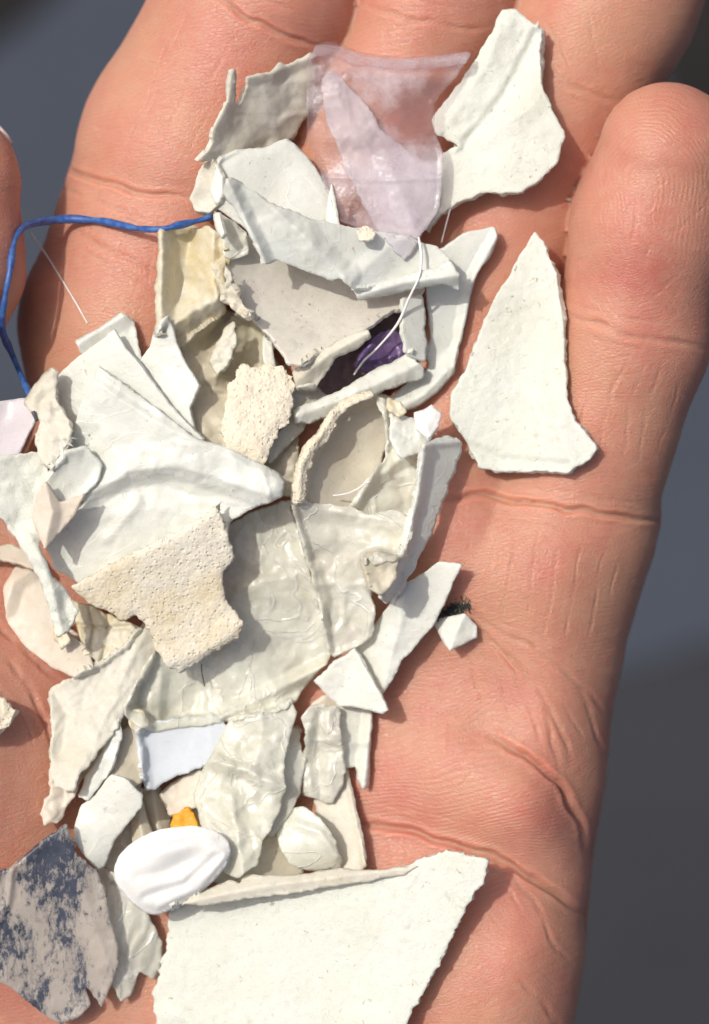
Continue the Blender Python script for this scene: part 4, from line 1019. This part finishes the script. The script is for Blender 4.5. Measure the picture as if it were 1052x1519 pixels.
piece('plastic_film', 'grey milky film with a raised seam on its left, touching the curled strip', [(428, 741), (470, 745), (520, 752), (545, 764), (580, 754), (612, 768), (606, 824), (590, 831), (572, 834), (556, 838), (545, 826), (540, 832), (549, 870), (557, 915), (551, 946), (520, 966), (493, 976), (481, 930), (466, 862), (451, 812), (438, 770)], 'film_grey', 7, (-0.05, -0.04), [('fold', [(432, 745), (455, 820), (488, 965)], 18, 9, 12, 0.8), ('fold', [(470, 840), (482, 890), (478, 920)], 10, 10, 12, 1), ('crumple', 54, 13), ('crumple', 24, 2.6), ('fold', [(440, 752), (500, 760), (600, 775)], 7, 12, 20, 1), ('fold', [(555, 910), (540, 955), (495, 974)], 5, 6, 9, 1)], n=(4, 50), jag=2.0, conf=0.25)
# --- left: the white sheets
piece('plastic_film', 'pale lilac clear film at the left edge under the blue cord end', [(-70, 606), (20, 592), (48, 588), (56, 618), (34, 660), (18, 694), (-70, 712)], 'lilac_pale', 7, (0.05, 0.05), n=(2, 40), soft=0, jag=0.6)
piece('plastic_fragment', 'greenish white ragged piece at the left edge below the lilac film', [(-70, 690), (20, 674), (56, 670), (78, 690), (90, 722), (98, 752), (70, 790), (58, 806), (76, 850), (104, 882), (116, 906), (104, 936), (84, 948), (74, 912), (58, 862), (38, 822), (8, 772), (-70, 738)], 'chalk', 10, (0.06, 0.0), [('fold', [(48, 800), (78, 870), (92, 940)], 10, 14, 16, 1), ('crumple', 36, 8)], n=(3, 36), jag=2.0)
piece('plastic_fragment', 'small bent white bit standing at the top corner of the grey white sheet', [(111, 505), (150, 484), (180, 462), (191, 469), (200, 478), (204, 505), (214, 545), (180, 540), (122, 525)], 'white', 9, (-0.1, 0.2), [('fold', [(116, 510), (182, 468)], 12, 10, 20, 1)], n=(2, 24), jag=1.4)
piece('plastic_fragment', 'white triangular tail pointing down right below the boxy chip', [(228, 492), (238, 478), (250, 468), (262, 508), (280, 545), (297, 572), (281, 605), (292, 655), (250, 610), (214, 575), (198, 545), (222, 515)], 'cool', 9, (0.05, 0.0), n=(2, 50), soft=0, jag=1.0, conf=0.3)
piece('plastic_sheet', 'smooth grey white square sheet behind the big wrinkled sheet', [(170, 489), (190, 520), (215, 550), (250, 598), (302, 652), (240, 690), (110, 668), (84, 625), (78, 565), (112, 533)], 'cool', 10, (0.04, 0.04), n=(2, 70), soft=0, jag=0.9, conf=0.15)
piece('plastic_fragment', 'narrow curled cream scrap along the left side of the grey white sheet', [(34, 600), (50, 570), (76, 544), (87, 552), (82, 590), (100, 620), (108, 640), (98, 682), (80, 702), (60, 682), (54, 652), (60, 626)], 'cream', 10, (0.1, 0.1), [('fold', [(40, 598), (80, 548)], 14, 12, 20, 1), ('crumple', 26, 10), ('fold', [(70, 620), (80, 690)], 8, 14, 14, 1)], n=(3, 26), jag=1.8)
f = compound('plastic_sheet', 'biggest wrinkled white sheet, left of centre, above the tan plate', 'plastic fragment', (220, 700))
piece('sheet_face', None, [(145, 544), (160, 554), (230, 604), (290, 648), (336, 664), (370, 680), (410, 699), (424, 712), (421, 736), (402, 746), (382, 752), (340, 772), (330, 810), (260, 830), (180, 850), (120, 868), (82, 842), (67, 812), (94, 781), (128, 745), (100, 740), (76, 728), (66, 710), (82, 688), (110, 640), (119, 600), (134, 574)], 'white', 12, (0.07, 0.06), [('fold', [(110, 745), (190, 700), (260, 690), (330, 712), (400, 735)], 16, 40, 22, 1.1), ('fold', [(130, 560), (240, 630), (420, 715)], 8, 10, 60, 1.1), ('fold', [(150, 740), (230, 720), (330, 745)], -8, 20, 30, 1), ('bump', 405, 720, 26, 18, 30, 12), ('crumple', 90, 12), ('fold', [(390, 705), (400, 745)], 6, 8, 8, 1), ('fold', [(205, 745), (160, 800)], 4, 10, 14, 1)], n=(4, 80), jag=1.4, conf=0.1, lift=16, parent=f)
piece('folded_flap', None, [(78, 700), (96, 672), (130, 662), (152, 690), (146, 712), (122, 738), (96, 748), (78, 736), (64, 716)], 'white', 9, (-0.05, -0.15), [('rim', 4, 8), ('bend', 60, 50, 8)], n=(2, 30), parent=f, jag=1.2)
piece('plastic_fragment', 'small upright cream leaf at the left end of the biggest sheet', [(60, 802), (47, 770), (54, 732), (68, 714), (80, 728), (90, 746), (126, 732), (110, 765), (86, 792), (68, 817)], 'pinkish', 8, (0.15, 0.1), [('fold', [(68, 718), (78, 760), (66, 812)], 12, 16, 22, 1)], n=(2, 26), jag=1.2)
# --- on top
piece('foam_plate', 'rough tan foam plate with a stepped broken edge, centre left', [(107, 870), (135, 854), (200, 818), (260, 788), (308, 762), (318, 749), (328, 762), (334, 788), (351, 826), (330, 850), (333, 890), (350, 908), (363, 926), (356, 946), (320, 966), (290, 986), (268, 1000), (245, 986), (230, 960), (217, 926), (200, 911), (181, 921), (160, 905), (130, 896)], 'tan', 22, (-0.03, -0.05), [('rim', -3, 6), ('fold', [(322, 752), (340, 800)], 8, 8, 12, 1), ('fold', [(250, 985), (300, 970), (356, 930)], 6, 30, 20, 1)], n=(1.6, 60), jag=2.4, jscale=12, micro=0.7, step=3.2, conf=0.06, soft=0)
piece('plastic_shell', 'bright white oval shell with grooved face, lower left of the heap', [(167, 1300), (172, 1274), (200, 1245), (240, 1229), (290, 1223), (326, 1234), (346, 1258), (336, 1288), (302, 1322), (260, 1347), (230, 1360), (208, 1350), (184, 1328)], 'pearl', 16, (0.02, 0.04), [('bump', 255, 1292, 90, 60, -20, 20), ('bump', 268, 1282, 44, 20, -24, -13), ('fold', [(215, 1330), (275, 1310), (320, 1270)], -5, 9, 14, 1.2), ('fold', [(235, 1345), (295, 1318), (334, 1270)], 4, 8, 8, 1.2), ('fold', [(230, 1258), (290, 1244), (325, 1252)], -3, 10, 12, 1.3), ('fold', [(205, 1300), (250, 1290), (285, 1272)], -2, 12, 14, 1.3), ('rim', -9, 12)], n=(2, 50), soft=2, jag=0.7, micro=0.2, conf=0.1, lift=10)
f = compound('plastic_plate', 'large flat white plate with speckles filling the bottom edge', 'plastic fragment', (450, 1400))
piece('plate_face', None, [(227, 1478), (246, 1400), (251, 1370), (256, 1342), (300, 1341), (400, 1320), (520, 1305), (600, 1285), (660, 1261), (690, 1268), (729, 1275), (716, 1310), (696, 1340), (671, 1390), (646, 1440), (612, 1500), (575, 1570), (500, 1620), (300, 1630), (238, 1560)], 'chalk', 24, (0.085, -0.01), [('fold', [(250, 1500), (330, 1540), (420, 1600)], 10, 20, 30, 1)], n=(3, 90), jag=2.6, jscale=12, conf=0.0, lift=6, micro=0.5, parent=f)
piece('raised_lip', None, [(270, 1340), (290, 1326), (340, 1304), (356, 1308), (362, 1298), (440, 1297), (500, 1288), (560, 1291), (606, 1284), (622, 1284), (600, 1297), (540, 1309), (470, 1319), (380, 1332), (300, 1345)], 'cream', 14, (0.0, 0.1), [('fold', [(272, 1340), (380, 1316), (600, 1288)], 8, 14, 12, 1)], n=(2, 30), parent=f, jag=1.4)
piece('plastic_film', 'pale lilac white strip seen through the clear film, tip at the fibre', [(474, 116), (494, 104), (540, 150), (570, 196), (606, 226), (640, 244), (648, 270), (640, 304), (625, 346), (615, 372), (601, 388), (588, 374), (560, 340), (520, 265), (488, 190)], 'lilac_cloud', 8, (0.06, 0.0), [('fold', [(484, 112), (556, 240), (601, 385)], 10, 24, 24, 1), ('crumple', 30, 7)], n=(3, 26), jag=2.4)
f = compound('clear_film', 'clear lilac film panel with scratch lines at the top of the heap', 'plastic fragment', (560, 200))
piece('film_panel', None, [(455, 96), (468, 68), (490, 66), (540, 84), (600, 90), (660, 86), (694, 84), (688, 98), (660, 132), (643, 152), (644, 190), (658, 230), (656, 270), (651, 312), (634, 337), (620, 352), (600, 352), (560, 347), (530, 336), (500, 326), (488, 290), (472, 244), (455, 204)], 'clear', 5, (0.0, -0.12), [('bend', 0, 110, -14), ('fold', [(455, 208), (560, 214), (645, 208)], 3, 4, 5, 0.8), ('fold', [(478, 262), (570, 268), (656, 264)], 3, 4, 5, 0.8), ('rim', 5, 5), ('fold', [(560, 190), (620, 350)], 5, 20, 24, 1)], n=(3, 70), jag=1.2, soft=1, conf=0.1, lift=12, parent=f)
piece('rolled_edge', None, [(458, 90), (468, 66), (490, 60), (540, 78), (600, 85), (660, 80), (697, 77), (692, 94), (650, 101), (590, 104), (535, 98), (492, 84), (470, 84)], 'clear', 9, (0.0, 0.1), [('fold', [(464, 76), (492, 72), (540, 88), (600, 95), (696, 86)], 8, 10, 10, 0.7)], n=(1, 40), parent=f, jag=0.8)
piece('plastic_fragment', 'tiny off white crumb cut off by the left edge beside the thumb base', [(-50, 1024), (-10, 1026), (8, 1036), (23, 1055), (14, 1076), (-10, 1090), (-50, 1096)], 'sandy', 16, (0.1, 0.1), n=(4, 16), jag=2.4, micro=1.8)
piece('plastic_fragment', 'tiny yellowish crumb at the lower left corner of the clear film', [(528, 340), (545, 336), (558, 345), (552, 356), (534, 355)], 'sandy', 5, (0.1, 0.1), n=(3, 10), jag=1.6, micro=1.4)
# --- strands
tube('blue_cord', 'bright blue cord arching from the heap over the index finger', [(312, 320), (306, 324), (270, 333), (235, 340), (200, 338), (150, 328), (100, 325), (55, 330), (32, 340), (20, 365), (15, 400), (6, 450), (4, 490), (20, 530), (38, 572), (46, 588)], 4.8, 'blue', 'cord', lift=3, seed=3, wob=0.3)
tube('blue_cord', 'short end of blue cord emerging from the narrow curled cream scrap', [(49, 610), (52, 618), (55, 625)], 3.0, 'dark_fibre', 'cord', lift=0.5, seed=4)
tube('fibre', 'white fibre trailing down from the tip of the clear film', [(621, 352), (625, 378), (622, 410), (608, 440), (590, 480), (560, 516), (540, 535), (525, 556)], 1.9, 'fibre', 'fibre', lift=2, seed=5)
tube('fibre', 'faint white fibre lying on the index finger inside the blue cord', [(46, 346), (70, 380), (100, 428), (116, 455), (130, 480)], 1.1, 'fibre', 'fibre', lift=0.5, seed=6)
tube('fibre', 'fine pale fibre bridging the clear film and the tall curved strip', [(672, 296), (664, 325), (655, 360)], 1.1, 'fibre', 'fibre', lift=0.5, seed=7)
tube('fibre', 'tiny dark hair on the milky film below the tan plate', [(299, 985), (300, 1000), (304, 1018)], 0.9, 'dark_fibre', 'fibre', lift=0.5, seed=8)
tube('fibre', 'fine white thread on the beige oval shell', [(494, 735), (515, 732), (535, 722), (548, 708)], 1.3, 'fibre', 'fibre', lift=0.5, seed=9)
